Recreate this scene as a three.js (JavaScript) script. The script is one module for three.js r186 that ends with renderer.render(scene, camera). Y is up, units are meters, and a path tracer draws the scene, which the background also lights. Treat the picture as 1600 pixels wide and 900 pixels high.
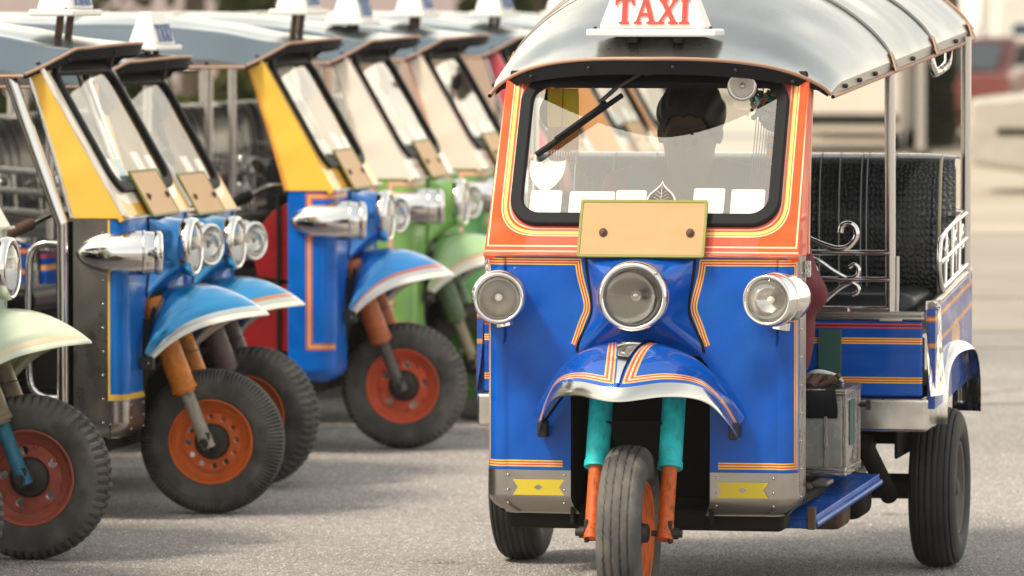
import * as THREE from 'three';
import { RoundedBoxGeometry } from 'three/addons/geometries/RoundedBoxGeometry.js';
import { mergeGeometries } from 'three/addons/utils/BufferGeometryUtils.js';
import { MarchingCubes } from 'three/addons/objects/MarchingCubes.js';
import { FontLoader } from 'three/addons/loaders/FontLoader.js';
import { TextGeometry } from 'three/addons/geometries/TextGeometry.js';

// ---------------------------------------------------------------- camera, sky, sun, exposure
const lerp = (a, b, t) => a + (b - a) * t;
const scene = new THREE.Scene();
const camera = new THREE.PerspectiveCamera(2 * Math.atan(450 / 9600) * 180 / Math.PI, 16 / 9, 0.5, 900);
camera.position.set(0, 1.85, 0);
camera.rotation.x = -Math.atan(440 / 9600);
camera.focus = 18.7;
camera.userData.fStop = 4.6;
const SUN_DIR = new THREE.Vector3(-0.62, 1.0, 0.40).normalize();
{ // bright hazy sky, brightest towards the zenith and the veiled sun
  const W = 512, H = 256, d = new Float32Array(W * H * 4);
  for (let j = 0; j < H; j++) for (let i = 0; i < W; i++) {
    const el = ((j + 0.5) / H - 0.5) * Math.PI, az = ((i + 0.5) / W - 0.5) * 2 * Math.PI;
    const y = Math.sin(el), x = Math.cos(el) * Math.cos(az), z = Math.cos(el) * Math.sin(az);
    const up = Math.max(0, y), far = 0.5 - 0.5 * z; // hazy summer sky: pale warm horizon, grey blue overhead, a glow round the sun
    const c = Math.max(0, x * SUN_DIR.x + y * SUN_DIR.y + z * SUN_DIR.z);
    const hz = Math.pow(1 - up, 2.0), g = hz * (0.42 + 1.15 * far * far), glow = 0.85 * Math.pow(c, 5);
    const L = y < 0 ? 0.35 : 0.46 + 0.95 * g + glow;
    const wv = 0.05 * Math.sin(az * 3 + el * 5) * Math.sin(el * 9 + az);
    const k = (j * W + i) * 4, l = L * (1 + wv);
    const wm = Math.min(1, g * 0.8 + glow); d[k] = l * lerp(0.95, 1.10, wm); d[k + 1] = l * lerp(1.0, 0.97, wm); d[k + 2] = l * lerp(1.03, 0.74, wm); d[k + 3] = 1;
  }
  const t = new THREE.DataTexture(d, W, H, THREE.RGBAFormat, THREE.FloatType);
  t.mapping = THREE.EquirectangularReflectionMapping; t.magFilter = THREE.LinearFilter; t.needsUpdate = true;
  scene.background = t; scene.environment = t;
}
const sun = new THREE.DirectionalLight(new THREE.Color(1.0, 0.89, 0.72), 2.5);
sun.position.copy(SUN_DIR).multiplyScalar(80).add(new THREE.Vector3(0, 0, -40));
sun.target.position.set(0, 0, -40); sun.castShadow = true; sun.shadow.radius = 20;
Object.assign(sun.shadow.camera, { left: -40, right: 40, top: 60, bottom: -60, near: 1, far: 220 });
scene.add(sun, sun.target);
const renderer = new THREE.WebGLRenderer({ antialias: true });
renderer.toneMapping = THREE.LinearToneMapping;
renderer.toneMappingExposure = 1.62;
renderer.shadowMap.enabled = true;

scene.fog = new THREE.FogExp2(new THREE.Color(1.0, 0.95, 0.86), 0.0003);

// ---------------------------------------------------------------- small helpers
function rng(seed) { let a = seed >>> 0; return () => { a = (a + 0x6d2b79f5) | 0; let t = Math.imul(a ^ (a >>> 15), 1 | a); t = (t + Math.imul(t ^ (t >>> 7), 61 | t)) ^ t; return ((t ^ (t >>> 14)) >>> 0) / 4294967296; }; }
const clamp = (x, a = 0, b = 1) => Math.min(b, Math.max(a, x));
const smooth = (a, b, x) => { const t = clamp((x - a) / (b - a)); return t * t * (3 - 2 * t); };
const V = (x, y, z) => new THREE.Vector3(x, y, z);
const counts = {};
function numbered(n) { counts[n] = (counts[n] ?? -1) + 1; return counts[n] ? n + '_' + String(counts[n]).padStart(3, '0') : n; }
function shade(o) { o.traverse((m) => { if (m.isMesh) { m.castShadow = true; m.receiveShadow = true; } }); return o; }
function thing(name, label, category, group) {
  const g = new THREE.Group(); g.name = numbered(name); g.userData = { label, category }; if (group) g.userData.group = group; scene.add(g); return g;
}
function structure(name, geo, mat) { const m = new THREE.Mesh(geo, mat); m.name = name; m.userData = { kind: 'structure' }; m.receiveShadow = m.castShadow = true; scene.add(m); return m; }
function part(name, geo, mat, parent, label) { const m = new THREE.Mesh(Array.isArray(geo) ? join(geo) : geo, mat); m.name = name; if (label) m.userData.label = label; if (/^(wheel_bolts|rivet|roof_bolts|teal_beads|amber_beads|strands|fringe|stems|foliage|crown|leaf_veins|terminal_clutter)$/.test(name)) m.userData.kind = 'stuff'; m.castShadow = m.receiveShadow = true; parent.add(m); return m; }
function sub(name, parent) { const g = new THREE.Group(); g.name = name; parent.add(g); return g; }
function join(list) {
  return mergeGeometries(list.map((g) => { let h = g.index ? g.toNonIndexed() : g.clone(); for (const k of Object.keys(h.attributes)) if (!['position', 'normal', 'uv'].includes(k)) h.deleteAttribute(k); h.morphAttributes = {}; return h; }), false);
}
const cache = {};
const G = (key, make) => (cache[key] ??= make());
// a parametric sheet; normals by finite differences; uv as given or (u, v)
function surf(nu, nv, f, uvf) {
  const pos = [], nor = [], uv = [], idx = [], e = 1e-3, a = V(), b = V();
  for (let j = 0; j <= nv; j++) for (let i = 0; i <= nu; i++) {
    const u = i / nu, v = j / nv, p = f(u, v); pos.push(...p);
    const u0 = Math.max(0, u - e), u1 = Math.min(1, u + e), v0 = Math.max(0, v - e), v1 = Math.min(1, v + e);
    const pu0 = f(u0, v), pu1 = f(u1, v), pv0 = f(u, v0), pv1 = f(u, v1);
    a.set(pu1[0] - pu0[0], pu1[1] - pu0[1], pu1[2] - pu0[2]); b.set(pv1[0] - pv0[0], pv1[1] - pv0[1], pv1[2] - pv0[2]);
    a.normalize(); b.normalize(); a.cross(b); if (a.lengthSq() < 1e-10) a.set(0, 1, 0); a.normalize(); nor.push(a.x, a.y, a.z);
    const w = uvf ? uvf(u, v, p) : [u, v]; uv.push(w[0], w[1]);
  }
  for (let j = 0; j < nv; j++) for (let i = 0; i < nu; i++) { const k = j * (nu + 1) + i, l = k + nu + 1; idx.push(k, k + 1, l + 1, k, l + 1, l); }
  const g = new THREE.BufferGeometry();
  g.setAttribute('position', new THREE.Float32BufferAttribute(pos, 3)); g.setAttribute('normal', new THREE.Float32BufferAttribute(nor, 3)); g.setAttribute('uv', new THREE.Float32BufferAttribute(uv, 2)); g.setIndex(idx);
  return g;
}
function tube(pts, r, seg = 40, rad = 10, closed = false) { return new THREE.TubeGeometry(new THREE.CatmullRomCurve3(pts.map((p) => V(...p)), closed, 'catmullrom', 0.5), seg, r, rad, closed); }
function bar(a, b, r, r2 = r, seg = 18) {
  const A = V(...a), B = V(...b), d = B.clone().sub(A), g = new THREE.CylinderGeometry(r2, r, d.length(), seg);
  g.applyQuaternion(new THREE.Quaternion().setFromUnitVectors(V(0, 1, 0), d.clone().normalize())); g.translate((A.x + B.x) / 2, (A.y + B.y) / 2, (A.z + B.z) / 2); return g;
}
function rbox(w, h, d, r, x = 0, y = 0, z = 0, s = 3) { const g = new RoundedBoxGeometry(w, h, d, s, Math.min(r, w / 2.01, h / 2.01, d / 2.01)); g.translate(x, y, z); return g; }
function lathe(pts, seg = 48) { return new THREE.LatheGeometry(pts.map((p) => new THREE.Vector2(p[0], p[1])), seg); }
function extr(shape, depth, bevel = 0, curve = 16) { return new THREE.ExtrudeGeometry(shape, { depth, bevelEnabled: bevel > 0, bevelSize: bevel, bevelThickness: bevel, bevelSegments: 2, curveSegments: curve }); }
function poly(pts) { const s = new THREE.Shape(); pts.forEach((p, i) => (i ? s.lineTo(p[0], p[1]) : s.moveTo(p[0], p[1]))); s.closePath(); return s; }
function roundRect(x0, y0, x1, y1, r, path = new THREE.Shape()) {
  path.moveTo(x0 + r, y0); path.lineTo(x1 - r, y0); path.absarc(x1 - r, y0 + r, r, -Math.PI / 2, 0); path.lineTo(x1, y1 - r); path.absarc(x1 - r, y1 - r, r, 0, Math.PI / 2);
  path.lineTo(x0 + r, y1); path.absarc(x0 + r, y1 - r, r, Math.PI / 2, Math.PI); path.lineTo(x0, y0 + r); path.absarc(x0 + r, y0 + r, r, Math.PI, 1.5 * Math.PI); return path;
}

// ---------------------------------------------------------------- textures
function noise(size, period, seed, oct = 5, gain = 0.5) { // tileable value noise, 0..1
  const out = new Float32Array(size * size); let amp = 1, sum = 0, p = period;
  for (let o = 0; o < oct && p <= size; o++, p *= 2, amp *= gain) {
    const r = rng(seed + o * 101), lat = new Float32Array(p * p); for (let i = 0; i < p * p; i++) lat[i] = r();
    const k = p / size; sum += amp;
    for (let y = 0; y < size; y++) { const fy = y * k, y0 = Math.floor(fy) % p, y1 = (y0 + 1) % p; let ty = fy - Math.floor(fy); ty = ty * ty * (3 - 2 * ty);
      for (let x = 0; x < size; x++) { const fx = x * k, x0 = Math.floor(fx) % p, x1 = (x0 + 1) % p; let tx = fx - Math.floor(fx); tx = tx * tx * (3 - 2 * tx);
        out[y * size + x] += amp * lerp(lerp(lat[y0 * p + x0], lat[y0 * p + x1], tx), lerp(lat[y1 * p + x0], lat[y1 * p + x1], tx), ty); } }
  }
  for (let i = 0; i < out.length; i++) out[i] /= sum; return out;
}
function dataTex(size, f, srgb = false, rep = 1) {
  const d = new Uint8Array(size * size * 4);
  for (let i = 0; i < size * size; i++) { const c = f(i % size, Math.floor(i / size), i); for (let k = 0; k < 3; k++) d[i * 4 + k] = clamp(Array.isArray(c) ? c[k] : c) * 255; d[i * 4 + 3] = 255; }
  const t = new THREE.DataTexture(d, size, size); t.wrapS = t.wrapT = THREE.RepeatWrapping; t.magFilter = THREE.LinearFilter; if (srgb) t.colorSpace = THREE.SRGBColorSpace; t.repeat.set(rep, rep); t.needsUpdate = true; return t;
}
const stretch = (v, k = 2) => clamp((v - 0.5) * k + 0.5);
const nDent = noise(256, 4, 11, 2, 0.35), nGrime = noise(512, 4, 21, 7, 0.62), nScr = noise(256, 16, 31, 4, 0.7);
const dentTex = dataTex(256, (x, y, i) => nDent[i]);
const grimeTex = dataTex(512, (x, y, i) => stretch(nGrime[i], 2.2));
const roughTex = (lo, hi) => dataTex(512, (x, y, i) => lerp(lo, hi, stretch(nGrime[i], 2.4)));
const leatherTex = (() => { // pebbled vinyl
  const N = 256, r = rng(5), P = 26, pts = []; for (let i = 0; i < P * P; i++) pts.push([(i % P + 0.15 + 0.7 * r()) / P, (Math.floor(i / P) + 0.15 + 0.7 * r()) / P]);
  return dataTex(N, (x, y) => { const u = x / N, v = y / N, cx = Math.floor(u * P), cy = Math.floor(v * P); let a = 9, b = 9;
    for (let j = -1; j <= 1; j++) for (let i = -1; i <= 1; i++) { const q = pts[((cy + j + P) % P) * P + (cx + i + P) % P]; let dx = Math.abs(q[0] - u), dy = Math.abs(q[1] - v); dx = Math.min(dx, 1 - dx); dy = Math.min(dy, 1 - dy); const d = Math.hypot(dx, dy) * P; if (d < a) { b = a; a = d; } else if (d < b) b = d; }
    return clamp((b - a) * 1.6); });
})();
const fluteTex = dataTex(128, (x, y) => 0.5 + 0.35 * Math.sin(x / 128 * Math.PI * 2 * 16) + 0.15 * Math.sin(y / 128 * Math.PI * 2 * 3));
const checkerTex = dataTex(128, (x, y) => { const u = x / 128 * 4, v = y / 128 * 4, k = (Math.floor(u) + Math.floor(v)) % 2, a = (u % 1) - 0.5, b = (v % 1) - 0.5; const [p, q] = k ? [a + b, a - b] : [a - b, a + b]; return Math.abs(p) < 0.13 && Math.abs(q) < 0.42 ? 1 : 0.2; });

// ---------------------------------------------------------------- materials
const lin = (r, g, b) => new THREE.Color().setRGB(r, g, b);
const withRep = (t, a, b = a) => { const c = t.clone(); c.repeat.set(a, b); c.needsUpdate = true; return c; };
const paintRough = roughTex(0.22, 0.5), steelRough = roughTex(0.24, 0.40), rubberRough = roughTex(0.6, 0.95);
function paint(color, o = {}) { return new THREE.MeshPhysicalMaterial({ color, roughness: 1, roughnessMap: paintRough, specularIntensity: 0.25, clearcoat: 0.5, clearcoatRoughness: 0.03, bumpMap: withRep(dentTex, 1.6), bumpScale: 0.016, ...o }); }
const std = (color, roughness, metalness = 0, o = {}) => new THREE.MeshStandardMaterial({ color, roughness, metalness, ...o });
const matte = (color, roughness) => new THREE.MeshPhysicalMaterial({ color, roughness, specularIntensity: 0.4 });
const M = {
  chrome: std(lin(0.82, 0.80, 0.77), 0.09, 1), chromeRough: std(lin(0.64, 0.62, 0.58), 1, 1, { roughnessMap: roughTex(0.08, 0.34), bumpMap: withRep(dentTex, 2), bumpScale: 0.006 }),
  steel: std(lin(0.36, 0.335, 0.305), 1, 1, { roughnessMap: steelRough, bumpMap: withRep(dentTex, 2), bumpScale: 0.003 }),
  lip: std(lin(0.16, 0.155, 0.15), 0.38, 0.8),
  plateMain: std(lin(0.50, 0.265, 0.105), 0.5, 0, { bumpMap: dentTex, bumpScale: 0.002 }),
  roofMain: std(lin(0.36, 0.375, 0.37), 1, 1, { roughnessMap: withRep(roughTex(0.16, 0.36), 0.6), bumpMap: withRep(dentTex, 1.1), bumpScale: 0.03 }),
  roof: std(lin(0.27, 0.315, 0.34), 1, 1, { roughnessMap: withRep(roughTex(0.14, 0.28), 0.6), bumpMap: withRep(dentTex, 0.8), bumpScale: 0.006 }),
  tube: std(lin(0.60, 0.56, 0.52), 0.24, 1), piping: std(lin(0.42, 0.25, 0.17), 0.6), headliner: std(lin(0.035, 0.035, 0.04), 0.8),
  rubber: matte(lin(0.008, 0.009, 0.012), 0.62), black: matte(lin(0.008, 0.008, 0.009), 0.6), dark: matte(lin(0.014, 0.013, 0.012), 0.85), oily: std(lin(0.035, 0.03, 0.027), 0.6, 0.3),
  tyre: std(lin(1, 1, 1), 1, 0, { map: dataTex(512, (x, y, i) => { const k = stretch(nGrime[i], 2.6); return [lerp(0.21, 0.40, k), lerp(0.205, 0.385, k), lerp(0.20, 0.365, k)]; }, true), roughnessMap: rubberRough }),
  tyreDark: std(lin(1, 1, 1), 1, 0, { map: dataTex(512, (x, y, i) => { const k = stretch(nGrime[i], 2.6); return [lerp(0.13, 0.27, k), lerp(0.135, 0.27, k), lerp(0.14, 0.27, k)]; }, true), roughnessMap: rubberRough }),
  vinyl: new THREE.MeshPhysicalMaterial({ color: lin(0.014, 0.017, 0.022), roughness: 0.24, bumpMap: withRep(leatherTex, 1.25), bumpScale: 0.02, clearcoat: 0.4, clearcoatRoughness: 0.15 }),
  vinylSmooth: new THREE.MeshPhysicalMaterial({ color: lin(0.016, 0.018, 0.022), roughness: 0.34 }),
  beading: std(lin(0.5, 0.42, 0.3), 0.5), stitch: std(lin(0.30, 0.33, 0.36), 0.5),
  glass: new THREE.MeshPhysicalMaterial({ color: lin(0.95, 0.96, 0.94), transmission: 1, thickness: 0, roughness: 0.015, ior: 2.6 }),
  glassSide: new THREE.MeshPhysicalMaterial({ color: lin(0.93, 0.95, 0.93), transmission: 1, thickness: 0, roughness: 0.02, ior: 1.4, bumpMap: withRep(dentTex, 1.5), bumpScale: 0.004 }),
  lensClear: new THREE.MeshPhysicalMaterial({ color: lin(0.97, 0.97, 0.95), transmission: 1, thickness: 0, roughness: 0.02, ior: 1.5, bumpMap: withRep(dentTex, 2), bumpScale: 0.002 }),
  lens: new THREE.MeshPhysicalMaterial({ color: lin(0.97, 0.97, 0.95), transmission: 1, thickness: 0, roughness: 0.02, ior: 1.5, bumpMap: fluteTex, bumpScale: 0.0006 }),
  reflector: std(lin(0.62, 0.60, 0.57), 0.10, 1),
  plate: std(lin(0.68, 0.39, 0.17), 0.5, 0, { bumpMap: dentTex, bumpScale: 0.002 }), plateEdge: std(lin(0.22, 0.22, 0.04), 0.5),
  white: paint(lin(0.76, 0.73, 0.66), { clearcoat: 0.3 }), signWhite: std(lin(0.86, 0.82, 0.76), 0.45), red: std(lin(0.72, 0.05, 0.03), 0.5), signBlue: std(lin(0.03, 0.12, 0.34), 0.5),
  paper: std(lin(0.82, 0.78, 0.68), 0.8), paperBlue: std(lin(0.35, 0.55, 0.62), 0.8), emblem: std(lin(0.62, 0.48, 0.03), 0.55), redPaint: paint(lin(0.26, 0.014, 0.018)),
  leaf: std(lin(0.12, 0.09, 0.09), 0.7), shieldSticker: std(lin(0.66, 0.70, 0.62), 0.6), blueStep: paint(lin(0.008, 0.10, 0.46), { bumpMap: withRep(checkerTex, 9), bumpScale: 0.006, clearcoat: 0.3 }),
  forkDark: std(lin(0.08, 0.075, 0.07), 0.5, 0.4), rust: std(lin(0.11, 0.06, 0.04), 0.85),
};
const P = {};
const paintOf = (r, g, b) => (P[[r, g, b]] ??= paint(lin(r, g, b)));
function canvas(w, h, draw) { const c = document.createElement('canvas'); c.width = w; c.height = h; draw(c.getContext('2d'), w, h); const t = new THREE.CanvasTexture(c); t.colorSpace = THREE.SRGBColorSpace; t.magFilter = THREE.LinearFilter; return t; }
function strokes(ctx, list, pathFn) { for (const [w, col] of list) { ctx.lineWidth = w; ctx.strokeStyle = col; ctx.lineJoin = 'miter'; ctx.beginPath(); pathFn(ctx); ctx.stroke(); } }
const PIN = [[0.020, '#ffcf52'], [0.012, '#d8432a'], [0.004, '#ffd08a']];
function grimeOver(ctx, w, h, seed, n, col) { const r = rng(seed); ctx.setTransform(1, 0, 0, 1, 0, 0); for (let i = 0; i < n; i++) { ctx.fillStyle = col; ctx.globalAlpha = 0.05 + 0.2 * r(); const x = r() * w, y = h * (1 - Math.pow(r(), 1.6)); if (r() < 0.5) { ctx.beginPath(); ctx.ellipse(x, y, 0.5 + 2.2 * r(), 0.5 + 1.6 * r(), 0, 0, 7); ctx.fill(); } else { ctx.save(); ctx.translate(x, y); ctx.rotate(r() * 3); ctx.fillRect(0, 0, 4 + 26 * r() * r(), 0.8); ctx.restore(); } } ctx.globalAlpha = 1; }
// half of the cowl, unrolled: s (metres along the sheet from the centre line) by height
const S0 = 0.13, S1 = 0.69, H0 = 0.30, H1 = 1.10;
function panelTexture(style) {
  return canvas(660, 1000, (c, w, h) => {
    c.fillStyle = style.base; c.fillRect(0, 0, w, h);
    const k = h / (H1 - H0), kx = w / (S1 - S0); c.setTransform(kx, 0, 0, -k, -S0 * kx, h + H0 * k);
    if (style.kind === 'main') {
      strokes(c, PIN, (p) => { p.moveTo(0.24, 0.456); p.lineTo(0.488, 0.456); p.lineTo(0.488, 1.073); p.lineTo(0.192, 1.073); p.bezierCurveTo(0.186, 0.99, 0.150, 0.95, 0.172, 0.91); p.bezierCurveTo(0.186, 0.88, 0.19, 0.86, 0.205, 0.82); });
    } else if (style.kind === 'edge') {
      strokes(c, [[0.022, style.line]], (p) => { p.moveTo(0.2, 0.45); p.lineTo(0.525, 0.45); p.lineTo(0.525, 1.12); });
    } else if (style.kind === 'box') {
      strokes(c, style.lines, (p) => { p.moveTo(0.44, 0.45); p.lineTo(0.56, 0.45); p.lineTo(0.56, 1.07); p.lineTo(0.22, 1.07); });
    }
    { c.setTransform(1, 0, 0, 1, 0, 0); const q = rng(55); for (let i = 0; i < 60; i++) { const x = q() * w, y = q() * h, e = 40 + 150 * q(), gr = c.createRadialGradient(x, y, 0, x, y, e), dk = q() < 0.6, al = 0.03 + 0.09 * q(); gr.addColorStop(0, dk ? `rgba(6,14,40,${al})` : `rgba(70,160,215,${al})`); gr.addColorStop(1, dk ? 'rgba(6,14,40,0)' : 'rgba(70,160,215,0)'); c.fillStyle = gr; c.fillRect(0, 0, w, h); }  // cloudy reflections and some wear, painted in as soft dark and cyan blobs
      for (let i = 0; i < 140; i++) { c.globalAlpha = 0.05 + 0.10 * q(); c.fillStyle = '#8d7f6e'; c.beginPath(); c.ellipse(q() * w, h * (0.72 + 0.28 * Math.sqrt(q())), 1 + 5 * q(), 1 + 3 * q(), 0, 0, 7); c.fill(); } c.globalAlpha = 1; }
    grimeOver(c, w, h, 77, 130, style.chip ?? '#c8c8c0');
  });
}
const FW = 0.5, FQ = 0.62; // windscreen frame, in its own plane
function frameTexture(style) {
  return canvas(800, 496, (c, w, h) => {
    c.fillStyle = style.base; c.fillRect(0, 0, w, h);
    const k = w / (2 * FW); c.setTransform(k, 0, 0, -k, w / 2, h);
    const ring = (e) => (p) => { const x = 0.405 + e, y0 = 0.106 - e, y1 = 0.6 + e, r = 0.085 + e * 0.8; p.moveTo(-x, y1); p.lineTo(-x, y0 + r); p.quadraticCurveTo(-x, y0, -x + r, y0); p.lineTo(x - r, y0); p.quadraticCurveTo(x, y0, x, y0 + r); p.lineTo(x, y1); };
    if (style.kind === 'main') {
      c.fillStyle = '#e0543c'; c.fillRect(-0.36, 0, 0.72, 0.1);
      strokes(c, [[0.030, '#dc5f4c']], ring(0.006)); strokes(c, [[0.011, '#ffd070']], ring(0.030)); strokes(c, [[0.004, '#f6dcb8']], ring(0.040)); strokes(c, [[0.004, '#f2cdb0']], ring(0.016));
      strokes(c, [[0.005, '#f3d2b4']], (p) => { p.moveTo(-0.474, 0.62); p.lineTo(-0.476, 0.03); p.lineTo(0.476, 0.03); p.lineTo(0.474, 0.62); });
      strokes(c, [[0.006, '#f0b098']], (p) => { p.moveTo(-0.5, 0.012); p.lineTo(0.5, 0.012); });
    } else { strokes(c, [[style.ringW ?? 0.05, style.ring]], ring(0.03)); if (style.ring2) strokes(c, [[0.012, style.ring2]], ring(0.05)); }
    grimeOver(c, w, h, 91, 60, '#7a6a5a');
  });
}
function fenderTexture(style) {
  return canvas(512, 256, (c, w, h) => {
    c.fillStyle = style.base; c.fillRect(0, 0, w, h); c.setTransform(w / 2, 0, 0, h, w / 2, 0); // x: a -1..1, y: t 0 inner..1 rim
    if (style.lines) {
      const tri = (s) => (p) => { p.moveTo(s * 0.98, 0.94); p.lineTo(s * 0.055, 0.94); p.quadraticCurveTo(s * 0.10, 0.35, s * 0.22, 0.13); p.lineTo(s * 0.45, 0.10); };
      for (const s of [-1, 1]) strokes(c, [[0.060, '#f6c070'], [0.038, '#d8533c'], [0.012, '#f6cfa8']], tri(s));
    }
    if (style.tip) { const g = c.createRadialGradient(0, 1, 0.05, 0, 1, 0.9); c.fillStyle = style.tip; c.globalAlpha = 0.9; c.beginPath(); c.moveTo(-1, 0.93); c.lineTo(1, 0.93); c.lineTo(1, 1); c.lineTo(-1, 1); c.fill(); c.globalAlpha = 1; if (style.tipLine) strokes(c, [[0.05, style.tipLine]], (p) => { p.moveTo(-1, 0.90); p.lineTo(1, 0.90); }); }
    grimeOver(c, w, h, 33, 50, '#8a8a84');
  });
}

// ---------------------------------------------------------------- wheels (axis along x, centre at 0)
const TYRE = [[-0.046, 0.150], [-0.060, 0.166], [-0.067, 0.192], [-0.066, 0.222], [-0.058, 0.245], [-0.044, 0.258], [-0.022, 0.264], [0, 0.2655], [0.022, 0.264], [0.044, 0.258], [0.058, 0.245], [0.066, 0.222], [0.067, 0.192], [0.060, 0.166], [0.046, 0.150]];
const spl = new THREE.CatmullRomCurve3(TYRE.map(([x, r]) => V(x, r, 0)));
function tyreGeo(kind, wide = 1) {
  const prof = spl.getPoints(kind === 'block' || kind === 'fine' ? 60 : 84), N = kind === 'rib' || kind === 'rear' ? 120 : kind === 'fine' ? 896 : 560;
  return surf(N, prof.length - 1, (u, v) => {
    const f = v * (prof.length - 1), i = Math.min(prof.length - 2, Math.floor(f)), t = f - i; let x = lerp(prof[i].x, prof[i + 1].x, t), r = lerp(prof[i].y, prof[i + 1].y, t); const a = u * Math.PI * 2; let d = 0;
    const ax = Math.abs(x);
    if (kind === 'rib') { for (const g of [0.013, 0.036]) { const q = (ax - g - 0.0012 * Math.sin(a * 50)) / 0.0032; d += 0.007 * Math.exp(-q * q * q * q) * (r > 0.24 ? 1 : 0); } }
    if (kind === 'rear') { for (const g of [0.0, 0.018, 0.036, 0.050]) { const q = (ax - g) / 0.0026; d += 0.007 * Math.exp(-q * q * q * q) * (r > 0.238 ? 1 : 0); } }
    if (kind === 'fine') { if (r > 0.213) { const w = Math.sin(a * 112 + 0.3); d += 0.013 * smooth(-0.1, 0.5, w) * smooth(0.211, 0.224, r) * smooth(0.020, 0.026, ax); } if (ax < 0.006) d += 0.005; }
    if (kind === 'block') { if (r > 0.236) { const w = Math.sin(a * 56 + (ax > 0.02 ? 0 : 1.6)); d += 0.0095 * smooth(-0.1, 0.3, w) * smooth(0.236, 0.243, r) * (Math.abs(ax - 0.016) > 0.005 ? 1 : 0.3); } if (Math.abs(ax - 0.026) < 0.004) d += 0.006; }
    r -= d; return [x * wide, r * Math.cos(a), r * Math.sin(a)];
  }, (u, v) => [u * 2.5, v * 0.8]);
}
function onX(g, flip = 1) { g.rotateZ(-flip * Math.PI / 2); return g; } // y axis -> x axis
function rimGeo(wide) {
  const list = [];
  for (const s of [-1, 1]) list.push(onX(lathe([[0.156, 0.052 * wide], [0.152, 0.056 * wide], [0.145, 0.050 * wide], [0.141, 0.040 * wide], [0.130, 0.030 * wide], [0.118, 0.022 * wide], [0.108, 0.016 * wide], [0.104, 0.011 * wide]], 64), s));
  list.push(onX(lathe([[0.112, -0.02], [0.112, 0.02]], 48)));
  return join(list);
}
function discGeo(holes, hr, at) {
  const sh = new THREE.Shape(); sh.absarc(0, 0, 0.118, 0, Math.PI * 2);
  for (let i = 0; i < holes; i++) { const a = (i + 0.5) / holes * Math.PI * 2, p = new THREE.Path(); p.absarc(Math.cos(a) * at, Math.sin(a) * at, hr, 0, Math.PI * 2, true); sh.holes.push(p); }
  const g = extr(sh, 0.02, 0.002, 32); g.translate(0, 0, -0.01); g.rotateY(Math.PI / 2); return g;
}
function hubGeo() { const l = []; for (const s of [-1, 1]) l.push(onX(lathe([[0.066, 0.008], [0.064, 0.026], [0.056, 0.034], [0.030, 0.038], [0.028, 0.058], [0.018, 0.062], [0.0, 0.062]], 32), s)); return join(l); }
function boltGeo(n, at, r) { const l = []; for (const s of [-1, 1]) for (let i = 0; i < n; i++) { const a = i / n * Math.PI * 2 + 0.3, g = new THREE.CylinderGeometry(r, r, 0.014, 6); g.rotateZ(Math.PI / 2); g.translate(s * 0.017, Math.cos(a) * at, Math.sin(a) * at); l.push(g); } return join(l); }
const wornRough = roughTex(0.35, 0.8);
const worn = (r, g, b, k = 0.5) => std(lin(1, 1, 1), 1, 0, { roughnessMap: wornRough, map: dataTex(256, (x, y, i) => { const q = smooth(0.60, 0.70, nGrime[(y * 2) * 512 + x * 2]) * k, n = 0.85 + 0.3 * (nScr[i] - 0.5); return [lerp(r * n, 0.30, q), lerp(g * n, 0.26, q), lerp(b * n, 0.22, q)]; }, true) });
const RIM = { orange: worn(0.95, 0.44, 0.13), red: worn(0.97, 0.40, 0.24), rusty: worn(0.74, 0.36, 0.28, 0.8), green: worn(0.30, 0.50, 0.16), grey: worn(0.45, 0.42, 0.40) };
function wheel(name, parent, { kind, rim, tyre = M.tyre, wide = 1, scale = 1, holes = 12, roll = 0 }) {
  const w = sub(name, parent); const inner = w;
  part('tyre', G('tyre' + kind + wide, () => tyreGeo(kind, wide)), tyre, inner); part('rim', G('rim' + wide, () => rimGeo(wide)), rim, inner);
  part('rim_disc', G('disc' + holes, () => (holes > 8 ? discGeo(holes, 0.0125, 0.090) : discGeo(holes, 0.017, 0.088))), rim, inner);
  part('hub', G('hub', hubGeo), M.oily, inner); part('wheel_bolts', G('bolt' + holes, () => (holes > 8 ? boltGeo(4, 0.05, 0.006) : boltGeo(8, 0.100, 0.0075))), holes > 8 ? M.forkDark : RIM.rusty, inner);
  w.scale.set(1, scale, scale); w.rotation.x = roll; return w;
}

// ---------------------------------------------------------------- three-wheeled taxi. Forward is +z, ground at 0, front axle at z = 0
const BELT = 1.094;
const arcR = 0.06, A0 = 0.42, A1 = A0 + arcR * Math.PI / 2, SE = A1 + 0.135;
const innerEdge = (h) => lerp(0.215, 0.150, smooth(0.74, 0.84, h));
function cowlPoint(s, h, side) { // s along the unrolled cowl
  let x, z;
  if (s < A0) { x = s; z = -0.2 + 0.012 * (1 - Math.pow((s - 0.2) / 0.24, 2)) - 0.012; } else if (s < A1) { const a = (s - A0) / arcR; x = A0 + arcR * Math.sin(a); z = -0.2 - arcR * (1 - Math.cos(a)); } else { x = A0 + arcR; z = -0.2 - arcR - (s - A1); }
  const tuck = Math.pow(clamp((0.36 - h) / 0.056), 2) * 0.045, k = 1 - tuck / 0.5; // rounded lower lip
  return [side * x * k, h, z - tuck * (s < A1 ? 1 : 0.2)];
}
function panelGeo(side, h0, h1, s0, s1, nu = 40, nv = 40) {
  const S = (u, h) => lerp(s0 ?? innerEdge(h), s1, u);
  const f = (u, v) => { const h = lerp(h0, h1, v); return cowlPoint(S(side > 0 ? u : 1 - u, h), h, side); };
  return surf(nu, nv, f, (u, v) => { const h = lerp(h0, h1, v), s = S(side > 0 ? u : 1 - u, h); return [(s - S0) / (S1 - S0), (h - H0) / (H1 - H0)]; });
}
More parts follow.
